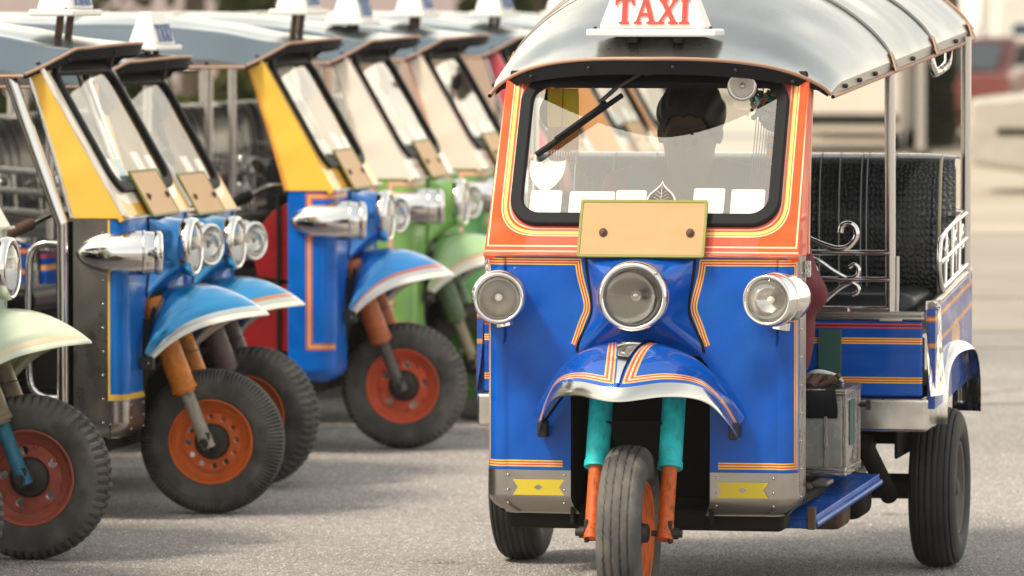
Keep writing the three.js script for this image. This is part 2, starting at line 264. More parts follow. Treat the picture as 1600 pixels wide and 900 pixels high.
const seamX = (h) => h > 0.93 ? lerp(0.150, 0.168, smooth(0.93, 1.09, h)) : lerp(0.150, 0.196, smooth(0.93, 0.80, h));
function nacelleGeo() {
  const cy = 0.974, Rb = (a) => { const c = Math.cos(a), s = Math.sin(a); let r = 0.09; while (r < 0.4) { const x = r * c, h = cy + r * s; if (Math.abs(x) > seamX(clamp(h, 0.78, 1.1)) || h > 1.092 || h < 0.79) break; r += 0.0015; } return r; };
  const tab = []; for (let i = 0; i <= 240; i++) tab.push(Rb(i / 240 * Math.PI * 2));
  for (let k = 0; k < 3; k++) { const q = tab.slice(); for (let i = 0; i <= 240; i++) tab[i] = (q[(i + 239) % 240] + q[i] * 2 + q[(i + 1) % 240]) / 4; }
  const R = (u) => { const f = u * 240, i = Math.floor(f) % 240, t = f - Math.floor(f); return lerp(tab[i], tab[(i + 1) % 240], t); };
  return surf(120, 16, (u, v) => { const a = u * Math.PI * 2, r = lerp(0.099, R(u), v); return [r * Math.cos(a), cy + r * Math.sin(a), -0.088 - 0.112 * Math.pow(v, 0.62)]; }, (u, v, p) => [p[0], p[1]]);
}
const OR2 = new THREE.CatmullRomCurve3([V(-0.300, 0.580, -0.165), V(-0.262, 0.655, -0.090), V(-0.212, 0.704, -0.01), V(-0.120, 0.736, 0.11), V(0, 0.745, 0.195), V(0.120, 0.736, 0.11), V(0.212, 0.704, -0.01), V(0.262, 0.655, -0.090), V(0.300, 0.580, -0.165)]);
const OR = new THREE.CatmullRomCurve3([V(-0.302, 0.572, -0.165), V(-0.266, 0.652, -0.085), V(-0.222, 0.706, 0.0), V(-0.135, 0.728, 0.12), V(0, 0.716, 0.205), V(0.135, 0.728, 0.12), V(0.222, 0.706, 0.0), V(0.266, 0.652, -0.085), V(0.302, 0.572, -0.165)]);
let LIPS = OR;
function fenderPoint(a, t) { // a -1..1 round the lip, t 0 at the cowl .. 1 at the lip
  const o = LIPS.getPoint(clamp((a + 1) / 2)), x = 0.29 * Math.sign(a) * Math.pow(Math.abs(a), 0.95), h = 0.822 - 0.235 * Math.pow(Math.abs(x) / 0.29, 1.9);
  const b = (LIPS === OR ? 0.058 : 0.050) * Math.pow(Math.sin(Math.PI * clamp(t)), 0.85) * (1 - 0.55 * a * a), side = 0.03 * Math.sin(Math.PI * t) * a;
  return [lerp(x, o.x, t) + side, lerp(h, o.y, t) + b, lerp(-0.178, o.z, t)];
}
const fenderGeo = () => surf(60, 24, (u, v) => fenderPoint(u * 2 - 1, v), (u, v) => [u, 1 - v]);
const fenderRimGeo = () => surf(80, 5, (u, v) => { const a = u * 2 - 1, p = fenderPoint(a, 1), n = V(Math.sin(a * 1.5), 0, Math.cos(a * 1.5)), w = Math.sin(v * Math.PI / 2); return [p[0] + n.x * 0.012 * w, p[1] - (LIPS === OR ? 0.042 : 0.018) * v, p[2] + n.z * 0.016 * w]; }, (u, v) => [u * 1.3, v * 0.06]);
const fenderVeeGeo = () => surf(10, 20, (u, v) => { const t = lerp(0.03, 0.985, v), w = 0.010 + 0.20 * Math.pow(1 - t, 1.7), p = fenderPoint((u * 2 - 1) * w, t); return [p[0], p[1] + 0.008, p[2] + 0.006]; });

// windscreen frame plane: x across, q up the slope
const RAKE = Math.atan2(0.30, 0.526);
function onScreen(g, off = 0) { g.translate(0, 0, off); g.rotateX(-RAKE); g.translate(0, BELT, -0.2); return g; }
function frameGeo() {
  const s = poly([[-0.482, 0], [0.482, 0], [0.468, 0.61], [-0.468, 0.61]]); s.holes.push(roundRect(-0.396, 0.118, 0.396, 0.60, 0.075, new THREE.Path()));
  const g = extr(s, 0.022, 0.003, 20), uv = g.attributes.uv, p = g.attributes.position;
  for (let i = 0; i < uv.count; i++) uv.setXY(i, (p.getX(i) + FW) / (2 * FW), p.getY(i) / FQ);
  return onScreen(g, -0.025);
}
function gasketGeo() { const s = roundRect(-0.412, 0.104, 0.412, 0.612, 0.085); s.holes.push(roundRect(-0.386, 0.133, 0.386, 0.592, 0.064, new THREE.Path())); return onScreen(extr(s, 0.012, 0.006, 20), 0.0); }
const paneGeo = () => { const g = new THREE.ShapeGeometry(roundRect(-0.390, 0.124, 0.390, 0.597, 0.068), 16); return onScreen(g, 0.002); };
function pillarGeo(side) {
  const s = new THREE.Shape(); s.moveTo(0.203, BELT); s.lineTo(0.398, BELT); s.quadraticCurveTo(0.475, 1.36, 0.565, 1.63); s.lineTo(0.512, 1.63); s.closePath(); // x = -z
  const g = extr(s, 0.016, 0.003); g.rotateY(Math.PI / 2); g.translate(-0.008, 0, 0); // x -> -z
  const p = g.attributes.position; for (let i = 0; i < p.count; i++) p.setX(i, side * (0.474 - (p.getY(i) - BELT) * 0.022) + p.getX(i)); p.needsUpdate = true; return g;
}
const bolt = (x, y, z, r = 0.007) => { const g = new THREE.SphereGeometry(r, 8, 6); g.translate(x, y, z); return g; };

// roof
function roofModel(main) {
  const W = (d) => 0.532 + Math.max(0, d - 0.56) * 0.112, E = (d) => main ? 1.572 + (d - 0.56) * 0.088 : 1.60, R = (d) => (main ? 0.142 : 0.115) + (main ? 0.165 : 0.085) * smooth(0.2, 1.25, d);
  const prof = (a) => main ? Math.pow(1 - Math.pow(a, 2.25), 0.78) : lerp(1 - 0.25 * Math.pow(a / 0.68, 2), 0.75 * (1 - a) / 0.32, smooth(0.58, 0.74, a));
  const D0 = (u) => 0.27 + 0.29 * Math.pow(Math.abs(u), 1.7), LIP = (d) => 0.032 * smooth(0.5, 0.72, d);
  const pt = (u, d, dy = 0) => [u * W(d), E(d) + LIP(d) + (R(d) - LIP(d) * 0.6) * prof(Math.abs(u)) + dy, -d];
  return { W, E, R, D0, LIP, pt };
}
function addRoof(parent, main) {
  const key = main ? 'M' : 'P', r = roofModel(main), roof = sub('roof', parent), cuts = [null, 1.36, 1.92, 2.46];
  for (let k = 0; k < 3; k++) part('roof_panel', G('roof' + key + k, () => surf(72, 26, (u, v) => { const a = u * 2 - 1, d0 = k ? cuts[k] : r.D0(a), d = lerp(d0, cuts[k + 1], v); return r.pt(a, d, 0.010 * Math.sin(Math.PI * v) * (1 - a * a)); }, (u, v) => [u * 1.2, v * 0.6 + k])), main ? M.roofMain : M.roof, roof);
  for (const d of [1.36, 1.92]) part('roof_seam', G('seam' + key + d, () => { const p = []; for (let i = 0; i <= 40; i++) p.push(r.pt(i / 20 - 1, d, 0.003)); return tube(p, 0.0065, 90, 6); }), M.steel, roof);
  part('edge_piping', G('pip' + key, () => { const a = [], l = []; for (let i = 0; i <= 60; i++) { const u = (i / 30 - 1) * 0.999; a.push(r.pt(u, r.D0(u), 0)); } l.push(tube(a, 0.006, 120, 8)); for (const s of [-1, 1]) { const b = []; for (let i = 0; i <= 30; i++) { const d = lerp(0.56, 2.46, i / 30); b.push([s * (r.W(d) + 0.006), r.E(d), -d]); } l.push(tube(b, 0.0065, 60, 8)); } const c = []; for (let i = 0; i <= 40; i++) c.push(r.pt(i / 20 - 1, 2.46, 0)); l.push(tube(c, 0.006, 60, 8)); return join(l); }), M.piping, roof);
  part('front_valance', G('val' + key, () => surf(90, 4, (u, v) => { const a = u * 2 - 1, p = r.pt(a, r.D0(a), -0.004); return [p[0], p[1] - v * (main ? 0.045 : 0.04) * (1 - Math.pow(Math.abs(a), 6)), p[2] + 0.002 - 0.012 * v]; })), M.rubber, roof);
  for (const s of [-1, 1]) part('side_lip', G('lip' + key + s, () => surf(40, 3, (u, v) => { const d = lerp(0.56, 2.46, u); return [s * (r.W(d) + 0.004 * (1 - v)), r.E(d) + v * (r.LIP(d) + 0.002), -d]; })), M.lip, roof);
  part('headliner', G('head' + key, () => surf(40, 30, (u, v) => { const a = (u * 2 - 1) * 0.98, d = lerp(r.D0(a) + 0.01, 2.44, v), p = r.pt(a, d, -0.022); return p; })), M.headliner, roof);
  part('roof_bolts', G('rb' + key, () => { const l = []; for (const u of [-0.72, -0.34, 0.16, 0.5, 0.8]) { const p = r.pt(u, r.D0(u), -0.026); l.push(bolt(p[0], p[1], p[2] + 0.002, 0.006)); } for (const s of [-1, 1]) for (const d of [0.72, 0.9, 1.1, 1.6, 2.2]) l.push(bolt(s * (r.W(d) + 0.006), r.E(d) + 0.018, -d, 0.008)); return join(l); }), M.oily, roof);
  if (main) for (const s of [-1, 1]) for (const d of [1.36, 1.92, 2.43]) part('seam_patch', G('patch' + s + d, () => { const w = r.W(d), e = r.E(d); const sh = poly([[-0.045, 0], [0.045, 0], [0.012, 0.062], [-0.012, 0.062]]); const h = new THREE.Path(); h.absarc(0, 0.018, 0.009, 0, 7, true); sh.holes.push(h); const g = extr(sh, 0.003, 0.001); g.rotateX(-s * 0); g.rotateY(s * Math.PI / 2); g.rotateZ(s * 0.35); g.translate(s * (w + 0.012), e + 0.002, -d); return g; }), M.piping, roof);
  return r;
}
const font = await new FontLoader().loadAsync('fonts/droid/droid_serif_bold.typeface.json');
function letters(text, size, depth, tw) { const g = new TextGeometry(text, { font, size, depth, curveSegments: 5, bevelEnabled: false }); g.computeBoundingBox(); const b = g.boundingBox; g.translate(-(b.min.x + b.max.x) / 2, -b.min.y, 0); const k = tw / (b.max.x - b.min.x); g.scale(k, 1, 1); return g; }
function addSign(parent, main, y0, z0, red, w = 1) {
  const s = sub('roof_sign', parent); s.position.set(0, y0, z0); s.scale.set(w, w, w);
  part('sign_base', G('sb', () => rbox(0.405, 0.024, 0.17, 0.008, 0, 0.012, 0)), M.signWhite, s);
  part('sign_box', G('sx', () => { const g = rbox(0.30, 0.15, 0.12, 0.012, 0, 0.075, 0, 4), p = g.attributes.position; for (let i = 0; i < p.count; i++) { const t = p.getY(i) / 0.15; p.setX(i, p.getX(i) * lerp(1.12, 0.76, t)); p.setZ(i, p.getZ(i) * lerp(1.1, 0.45, t)); } g.computeVertexNormals(); g.translate(0, 0.024, 0); return g; }), M.signWhite, s);
  part('sign_lettering', G('sl', () => { const g = letters('TAXI', 0.083, 0.004, 0.232); g.rotateX(-0.255); g.translate(0, 0.039, 0.066); const g2 = letters('TAXI', 0.083, 0.004, 0.232); g2.rotateX(-0.255); g2.translate(0, 0.039, 0.066); g2.rotateY(Math.PI); return join([g, g2]); }), red ? M.red : M.signBlue, s);
  for (const x of [-0.07, 0.07]) part('sign_bracket', G('sk' + main + x, () => (main ? rbox(0.03, 0.02, 0.06, 0.003, x, -0.01, -0.02) : bar([x, 0.002, 0], [x, -0.085, -0.01], 0.014))), main ? M.oily : M.rust, s);
  for (const x of [-0.18, 0.18]) part('sign_screw', G('ssc' + x, () => bolt(x, 0.026, 0.05, 0.006)), M.oily, s);
}
function lampPod(parent, side, main) {
  const g = sub('side_lamp', parent), a = V(side * (main ? 0.412 : side > 0 ? 0.365 : 0.405), 0.968, main ? -0.06 : -0.10), b = V(side * (main ? 0.468 : 0.492), 0.968, main ? -0.355 : -0.395), d = b.clone().sub(a).normalize();
  g.position.copy(a); g.quaternion.setFromUnitVectors(V(0, 1, 0), d);
  part('lamp_shell', G('pod', () => join([lathe([[0.066, 0.0], [0.075, 0.015], [0.0795, 0.05], [0.081, 0.09], [0.080, 0.13], [0.077, 0.165], [0.0705, 0.20], [0.060, 0.232], [0.046, 0.26], [0.030, 0.28], [0.014, 0.291], [0.0, 0.294]], 40), lathe([[0.077, 0.047], [0.0825, 0.050], [0.0825, 0.058], [0.077, 0.061]], 40)])), M.chrome, g);
  part('lamp_ring', G('podring', () => lathe([[0.064, 0.006], [0.066, -0.008], [0.072, -0.014], [0.078, -0.008], [0.079, 0.006], [0.075, 0.016], [0.068, 0.018]], 44)), M.chrome, g);
  part('reflector', G('podref', () => lathe([[0.066, 0.0], [0.060, 0.018], [0.045, 0.036], [0.028, 0.046], [0.012, 0.05], [0, 0.05]], 40)), M.reflector, g);
  part('bulb', G('podbulb', () => { const q = new THREE.SphereGeometry(0.012, 12, 10); q.translate(0, 0.03, 0); return q; }), M.signWhite, g);
  part('lens', G('podlens', () => { const q = lathe([[0.066, -0.004], [0.055, -0.011], [0.035, -0.017], [0.015, -0.019], [0.0005, -0.0195]], 40); const p = q.attributes.position, uv = q.attributes.uv; for (let i = 0; i < p.count; i++) uv.setXY(i, p.getX(i) * 6, p.getZ(i) * 6); return q; }), M.lens, g);
  part('lamp_bracket', G('podb', () => new THREE.CylinderGeometry(0.03, 0.034, 0.05, 20).rotateX(Math.PI / 2).translate(0, 0.16, -0.07)), M.chrome, g);
}
function headlight(parent) {
  const g = sub('headlight', parent); g.position.set(0, 0.974, -0.088); g.rotation.x = Math.PI / 2;
  part('headlight_ring', G('hring', () => lathe([[0.101, -0.02], [0.107, -0.005], [0.1085, 0.012], [0.104, 0.026], [0.096, 0.031], [0.089, 0.026], [0.086, 0.016]], 64)), M.chrome, g);
  part('reflector', G('href', () => lathe([[0.088, 0.014], [0.078, -0.012], [0.058, -0.042], [0.036, -0.06], [0.014, -0.068], [0, -0.068]], 56)), M.reflector, g);
  part('bulb', G('hbulb', () => { const q = new THREE.SphereGeometry(0.016, 14, 10); q.translate(0, -0.035, 0); return q; }), M.tube, g);
  part('lens', G('hlens', () => { const q = lathe([[0.088, 0.018], [0.075, 0.028], [0.05, 0.037], [0.025, 0.041], [0.0005, 0.042]], 56); const p = q.attributes.position, uv = q.attributes.uv; for (let i = 0; i < p.count; i++) uv.setXY(i, p.getX(i) * 5, p.getZ(i) * 5); return q; }), M.lensClear, g);
  part('bezel', G('hbez', () => lathe([[0.091, 0.024], [0.088, 0.0275], [0.083, 0.0275], [0.081, 0.0255]], 56)), M.forkDark, g);
  part('rim_screw', G('hscr', () => bolt(0.072, 0.03, -0.072, 0.006)), M.tube, g);
}
function addPlate(parent, main) {
  const g = sub('number_plate', parent); g.position.set(0.005, 1.092, main ? -0.170 : -0.174); g.rotation.x = main ? -0.44 : -0.518; g.scale.y = 1.1;
  part('plate_sheet', G('pl', () => rbox(0.385, 0.165, 0.005, 0.006, 0, 0.083, 0)), main ? M.plateMain : M.plate, g);
  part('plate_edge', G('ple', () => { const s = roundRect(-0.195, -0.002, 0.195, 0.168, 0.006); s.holes.push(roundRect(-0.189, 0.004, 0.189, 0.162, 0.005, new THREE.Path())); const q = extr(s, 0.006, 0.0015); q.translate(0, 0, -0.003); return q; }), M.plateEdge, g);
  for (const x of [-0.12, 0.148]) part('plate_bolt', G('plb' + x, () => { const q = lathe([[0.013, 0], [0.013, 0.003], [0.007, 0.005], [0.007, 0.009], [0, 0.010]], 14); q.rotateX(Math.PI / 2); q.translate(x, 0.07, 0.003); return q; }), M.rust, g);
}
function spiral(cx, cy, r0, a0, turns, n = 26, k = 0.35) { const p = []; for (let i = 0; i <= n; i++) { const t = i / n, a = a0 + turns * Math.PI * 2 * t, r = r0 * (1 - (1 - k) * t); p.push([cx + r * Math.cos(a), cy + r * Math.sin(a)]); } return p; }
const lever = (a, b, r) => bar(a, b, r);

function makeTaxi(root, o) {
  const main = !!o.main, A = (...a) => part(...a, root);
  // front wheel and fork
  const steer = sub('front_wheel', root); steer.position.set(0, 0.265 * (o.tyreScale ?? 1), 0); steer.rotation.y = o.steer ?? 0;
  { const w = wheel('w', steer, { kind: o.tread, rim: o.rim, tyre: M.tyre, holes: o.holes ?? 12, scale: o.tyreScale ?? 1, roll: o.roll ?? 0 }); for (const c of [...w.children]) { c.scale.copy(w.scale); c.rotation.copy(w.rotation); steer.add(c); } steer.remove(w); }
  const yA = 0.265 * (o.tyreScale ?? 1), fx = 0.112, fk = main ? 0.036 : 0.045;
  for (const s of [-1, 1]) {
    const at = (t, e = 0) => [s * fx, yA + 0.93 * t, -0.37 * t + e];
    part('fork_upper', G('fu' + s + main + yA, () => join([bar(at(0.21), at(0.56), fk), bar(at(0.205), at(0.225), fk + 0.003), ...(main ? [] : [bar(at(0.195), at(0.215), fk * 0.85)])])), o.forkUpper, root);
    part('fork_lower', G('fl' + s + main + yA, () => join([bar(at(0.02, 0.004), at(0.25, 0.004), main ? 0.0235 : 0.025), bar(at(-0.02, 0.004), at(0.03, 0.004), main ? 0.025 : 0.027)])), o.forkLower, root);
    part('axle_nut', G('an' + s + yA, () => { const l = [bar([s * 0.07, yA, 0], [s * 0.158, yA, 0], 0.009)]; for (const [x, r, w] of [[0.143, 0.019, 0.016], [0.157, 0.013, 0.012]]) { const c = new THREE.CylinderGeometry(r, r, w, 6); c.rotateZ(Math.PI / 2); c.translate(s * x, yA, 0); l.push(c); } const b = rbox(0.012, 0.07, 0.035, 0.004, s * 0.128, yA + 0.005, 0.002); l.push(b); return join(l); }), M.oily, root);
  }
  A('mud_flap', G('mud', () => surf(8, 20, (u, v) => { const a = lerp(0.25, 1.5, v), r = 0.315; return [lerp(-0.085, 0.085, u), 0.285 + r * Math.sin(a), -r * Math.cos(a) - 0.02]; })), M.dark);
  A('wheel_well', G('well', () => join([rbox(0.012, 0.56, 0.3, 0.004, -0.214, 0.55, -0.37), rbox(0.012, 0.56, 0.3, 0.004, 0.214, 0.55, -0.37), rbox(0.44, 0.62, 0.012, 0.004, 0, 0.55, -0.44), rbox(0.44, 0.012, 0.22, 0.004, 0, 0.80, -0.33)])), M.dark);
  if (!main) for (const s of [-1, 1]) A('wheel_well_edge', G('wedge' + s, () => tube([[s * 0.222, 0.72, -0.19], [s * 0.228, 0.6, -0.2], [s * 0.226, 0.45, -0.22], [s * 0.222, 0.34, -0.30], [s * 0.215, 0.26, -0.36]], main ? 0.007 : 0.02, 24, 8)), M.rubber);
  A('chassis', G('chas' + main, () => join([rbox(0.86, 0.07, 0.16, 0.02, 0, 0.285, -0.36), rbox(0.10, 0.09, 2.0, 0.01, -0.33, 0.36, -1.35), rbox(0.10, 0.09, 2.0, 0.01, 0.33, 0.36, -1.35), rbox(0.92, 0.03, 0.95, 0.01, 0, 0.33, -0.86)])), M.dark);
  // cowl
  for (const s of [-1, 1]) {
    const h0 = o.toe === false ? 0.304 : 0.437;
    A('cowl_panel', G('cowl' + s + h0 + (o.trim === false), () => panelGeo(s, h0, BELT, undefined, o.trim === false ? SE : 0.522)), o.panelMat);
    if (o.toe !== false) { const toe = part('toe_panel', G('toe' + s, () => panelGeo(s, 0.300, 0.436, 0.215, o.trim === false ? SE : 0.522, 40, 16)), M.steel, root);
      if (main) part('emblem', G('emb' + s, () => { const sh = poly([[-0.08, -0.024], [0.08, -0.024], [0.064, 0], [0.08, 0.024], [-0.08, 0.024], [-0.064, 0]]); const hp = new THREE.Path(); hp.moveTo(-0.014, 0); hp.lineTo(0, -0.009); hp.lineTo(0.014, 0); hp.lineTo(0, 0.009); hp.closePath(); sh.holes.push(hp); const g = extr(sh, 0.001); g.translate(s * 0.315, 0.383, -0.2005); return g; }), M.emblem, toe);
      part('rivet', G('riv' + s, () => { const l = []; for (const x of [0.235, 0.41]) for (const h of [0.42, 0.375, 0.335]) l.push(bolt(s * x, h, -0.201, 0.004)); return join(l); }), M.tube, toe); }
    if (o.trim !== false) { const tr = part('corner_trim', G('trim' + s, () => panelGeo(s, 0.302, BELT, 0.5215, SE, 8, 30)), M.steel, root); part('rivet', G('trv' + s, () => { const l = []; for (let i = 0; i < 9; i++) l.push(bolt(s * 0.481, 0.36 + i * 0.085, -0.285, 0.004)); return join(l); }), M.tube, tr); }
    A('cowl_seam', G('cs' + s, () => { const p = []; for (let i = 0; i <= 20; i++) { const h = lerp(0.80, 1.09, i / 20); p.push([s * seamX(h), h, -0.198]); } return tube(p, 0.0045, 40, 6); }), M.black);
  }
  A('cowl_back', G('cback', () => rbox(0.90, 0.75, 0.012, 0.004, 0, 0.70, -0.445)), M.dark);
  A('headlight_cowl', G('nac', nacelleGeo), o.cowlMat);
  A('vent_slot', G('vent' + main, () => main ? rbox(0.128, 0.013, 0.012, 0.006, 0, 0.853, -0.184) : join([0, 1, 2].map((i) => rbox(0.075, 0.010, 0.016, 0.005, 0, 0.858 + i * 0.017, -0.170)).concat([rbox(0.012, 0.05, 0.012, 0.005, -0.036, 0.875, -0.174), rbox(0.012, 0.05, 0.012, 0.005, 0.036, 0.875, -0.174)]))), main ? M.black : M.chrome);
  headlight(root); lampPod(root, -1, main); if (!o.oneLamp) lampPod(root, 1, main);
  // front fender
  LIPS = main ? OR : OR2;
  const fen = part('front_fender', G('fen' + main, fenderGeo), o.fenderMat, root);
  part('fender_rim', G('fenr' + main, fenderRimGeo), o.rimMat ?? M.chromeRough, fen); if (main) part('fender_vee', G('fenv', fenderVeeGeo), M.chrome, fen);
  part('fender_seam', G('fens' + main, () => { const p = []; for (let i = 0; i <= 30; i++) { const q = fenderPoint((i / 15 - 1), 0); p.push([q[0], q[1] + 0.004, q[2] - 0.004]); } return tube(p, 0.006, 60, 6); }), M.black, fen);
  for (const s of [-1, 1]) part('fender_stay', G('fst' + s, () => rbox(0.03, 0.05, 0.05, 0.006, s * 0.295, 0.565, -0.17)), M.oily, fen);
  // windscreen
  A('windscreen_frame', G('frame', frameGeo), o.frameMat);
  A('belt_trim', G('belt', () => rbox(0.97, 0.012, 0.018, 0.004, 0, BELT, -0.196)), o.beltMat ?? M.chromeRough);
  for (const s of [-1, 1]) { A('side_pillar', G('pil' + s, () => pillarGeo(s)), o.pillarMat); if (o.pillarEdge) A('pillar_edge', G('pie' + s, () => bar([s * 0.483, BELT + 0.01, -0.205], [s * 0.470, 1.625, -0.512], 0.011)), o.pillarEdge); A('pillar_trim', G('pit' + s, () => tube([[s * 0.482, BELT, -0.400], [s * 0.474, 1.36, -0.480], [s * 0.470, 1.62, -0.566]], 0.009, 24, 6)), o.pillarTrim ?? M.chromeRough); }
  const ws = part('windscreen', G('pane', paneGeo), main ? M.glass : M.glassSide, root);
  A('windscreen_seal', G('gask', gasketGeo), M.rubber);
  A('windscreen_header', G('hdr', () => { const g = rbox(0.93, 0.05, 0.03, 0.006, 0, 0.622, -0.02); return onScreen(g); }), M.rubber);
  A('dashboard', G('dash', () => rbox(0.9, 0.05, 0.16, 0.015, 0, 1.075, -0.31)), M.dark);
  const st = (x0, q0, x1, q1, m, n = 'sticker') => part(n, onScreen(extr(roundRect(x0, q0, x1, q1, 0.007), 0.001), -0.006), m, ws);
  if (main) {
    st(-0.360, 0.140, -0.262, 0.225, M.paper); st(-0.238, 0.142, -0.098, 0.222, M.paper); st(-0.094, 0.148, 0.0, 0.227, M.paper); st(0.146, 0.148, 0.242, 0.235, M.paper); st(0.262, 0.140, 0.366, 0.232, M.paper);
    const sh = new THREE.Shape(); sh.moveTo(-0.05, 0.045); sh.quadraticCurveTo(-0.02, 0.03, 0, 0.052); sh.quadraticCurveTo(0.02, 0.03, 0.052, 0.045); sh.quadraticCurveTo(0.062, -0.02, 0, -0.062); sh.quadraticCurveTo(-0.062, -0.02, -0.05, 0.045);
    const mk = (k, d) => { const g = extr(sh, 0.001); g.scale(k, k, 1); g.translate(-0.318, 0.282, d); return onScreen(g); };
    part('shield_sticker', mk(1.06, -0.006), M.paper, ws); part('shield_face', mk(0.9, -0.0045), M.shieldSticker, ws);
    const lf = new THREE.Shape(); lf.moveTo(0, 0.058); lf.bezierCurveTo(0.004, 0.03, 0.044, 0.022, 0.042, -0.012); lf.bezierCurveTo(0.04, -0.036, 0.02, -0.046, 0, -0.046); lf.bezierCurveTo(-0.02, -0.046, -0.04, -0.036, -0.042, -0.012); lf.bezierCurveTo(-0.044, 0.022, -0.004, 0.03, 0, 0.058);
    const ml = (k, d) => { const g = extr(lf, 0.001); g.scale(k, k, 1); g.translate(0.048, 0.194, d); return onScreen(g); };
    part('leaf_sticker', ml(1.08, 0.0035), M.paper, ws); const lm = part('leaf_face', ml(0.94, 0.005), M.leaf, ws);
    part('leaf_veins', onScreen(join([-3, -2, -1, 0, 1, 2].flatMap((i) => [-1, 1].map((s) => bar([0.048, 0.185 + i * 0.011, 0.0062], [0.048 + s * 0.026 * (1 - Math.abs(i + 0.5) * 0.16), 0.198 + i * 0.011, 0.0062], 0.0006))).concat([bar([0.048, 0.15, 0.0062], [0.048, 0.238, 0.0062], 0.0009)]))), M.shieldSticker, ws);
    // wiper on the outside of the glass, pivoting under the visor
    const wp = sub('wiper', root);
    part('wiper_arm', onScreen(join([bar([-0.03, 0.628, 0.03], [-0.132, 0.556, 0.03], 0.005), bar([-0.118, 0.566, 0.03], [-0.168, 0.515, 0.026], 0.007), bar([-0.03, 0.628, 0.0], [-0.03, 0.628, 0.036], 0.014)])), M.forkDark, wp);
    part('wiper_blade', onScreen(join([bar([-0.100, 0.545, 0.022], [-0.350, 0.335, 0.018], 0.0075, 0.010), bar([-0.145, 0.512, 0.03], [-0.295, 0.386, 0.028], 0.009, 0.006), bar([-0.100, 0.545, 0.014], [-0.350, 0.335, 0.010], 0.005)])), M.black, wp);
    const cl = sub('round_lamp', root); cl.position.set(0.275, 1.607, -0.44); cl.rotation.x = Math.PI / 2;
    part('lamp_ring', lathe([[0.036, -0.03], [0.045, -0.01], [0.047, 0.006], [0.042, 0.012], [0.036, 0.008]], 32), M.tube, cl); part('lens', lathe([[0.037, 0.006], [0.022, 0.013], [0.0005, 0.016]], 28), M.lens, cl); part('reflector', lathe([[0.037, 0.002], [0.028, -0.012], [0.012, -0.02], [0, -0.02]], 24), M.signWhite, cl); part('bulb', bolt(0, -0.004, 0, 0.011), M.tube, cl);
  } else { const r = rng(o.seed ?? 1); for (const [x, w] of [[-0.34, 0.10], [-0.20, 0.09], [0.08, 0.1], [0.26, 0.09]]) st(x, 0.14, x + w, 0.21 + 0.05 * r(), r() < 0.75 ? M.paper : M.paperBlue); }
  addPlate(root, main);
  // roof, sign, mirrors
  const r = addRoof(root, main);
  if (main) addSign(root, true, 1.757, -0.47, true); else addSign(root, false, (o.signY ?? 1.80), o.signZ ?? -0.62, false, o.signW ?? 1);
  for (const s of [-1, 1]) { const m = sub('mirror', root); part('mirror_shell', G('mir' + s + main, () => { const g = new THREE.SphereGeometry(1, 20, 14); g.scale(0.055, 0.085, 0.03); if (main) g.scale(1, 0.7, 1); g.translate(s * (main ? 0.345 : 0.40), main ? 1.52 : 1.53, main ? -0.66 : -0.50); return g; }), M.black, m); part('mirror_arm', G('mia' + s + main, () => bar([s * 0.38, 1.54, main ? -0.66 : -0.50], [s * 0.36, 1.66, main ? -0.66 : -0.47], 0.008)), M.forkDark, m); }
  // posts and front pole
  for (const s of [-1, 1]) {
    A('roof_post', G('pm' + s + main, () => join([bar([s * 0.612, 0.845, -1.37], [s * 0.608, r.E(1.36) + 0.01, -1.37], 0.0175), bar([s * 0.632, 0.86, -1.375], [s * 0.632, 1.05, -1.375], 0.008), rbox(0.075, 0.012, 0.05, 0.004, s * 0.615, 0.846, -1.37)])), M.tube);
    A('roof_post', G('pr' + s + main, () => join([bar([s * 0.738, 0.93, -2.34], [s * 0.738, r.E(2.34) + 0.02, -2.34], 0.0175), bar([s * 0.738, 1.155, -2.34], [s * 0.70, 1.165, -2.28], 0.013)])), M.tube);
    if (o.pole) { A('front_pole', G('fp' + s, () => join([bar([s * 0.50, 1.62, -0.63], [s * 0.50, 1.07, -0.43], 0.024), bar([s * 0.50, 1.075, -0.43], [s * 0.50, 0.33, -0.43], 0.022)])), M.chrome);
      A('grab_rail', G('gr' + s, () => tube([[s * 0.50, 1.0, -0.44], [s * 0.50, 1.0, -0.50], [s * 0.50, 0.97, -0.545], [s * 0.50, 0.85, -0.555], [s * 0.50, 0.60, -0.555], [s * 0.50, 0.49, -0.545], [s * 0.50, 0.45, -0.50], [s * 0.50, 0.445, -0.44]], 0.014, 60, 12)), M.chrome); }
    A('grab_handle', G('gh' + s + main, () => tube([[s * 0.66, r.E(1.95) + 0.01, -1.95], [s * 0.675, r.E(1.95) - 0.05, -1.955], [s * 0.68, r.E(1.95) - 0.062, -2.0], [s * 0.69, r.E(2.2) - 0.06, -2.2], [s * 0.69, r.E(2.2) - 0.02, -2.25], [s * 0.69, r.E(2.2) + 0.04, -2.27]], 0.014, 40, 10)), M.chromeRough);
  }
  // driver's place
  const hb = sub('handlebar', root);
  part('handlebar_tube', G('hbt', () => join([tube([[-0.40, 1.055, -0.60], [-0.25, 1.10, -0.53], [-0.1, 1.10, -0.5], [0.1, 1.10, -0.5], [0.25, 1.10, -0.53], [0.40, 1.055, -0.60]], 0.012, 40, 10), bar([0, 1.1, -0.5], [0, 0.8, -0.40], 0.03)])), M.chromeRough, hb);
  if (!main) for (const s of [-1, 1]) part('grip', G('grip' + s, () => join([bar([s * 0.36, 1.068, -0.582], [s * 0.50, 1.025, -0.65], 0.020), ...[0, 1, 2, 3, 4].map((i) => bar([s * (0.37 + i * 0.027), 1.065 - i * 0.0083, -0.587 - i * 0.0131], [s * (0.376 + i * 0.027), 1.063 - i * 0.0083, -0.590 - i * 0.0131], 0.023))])), o.gripMat ?? M.black, hb);
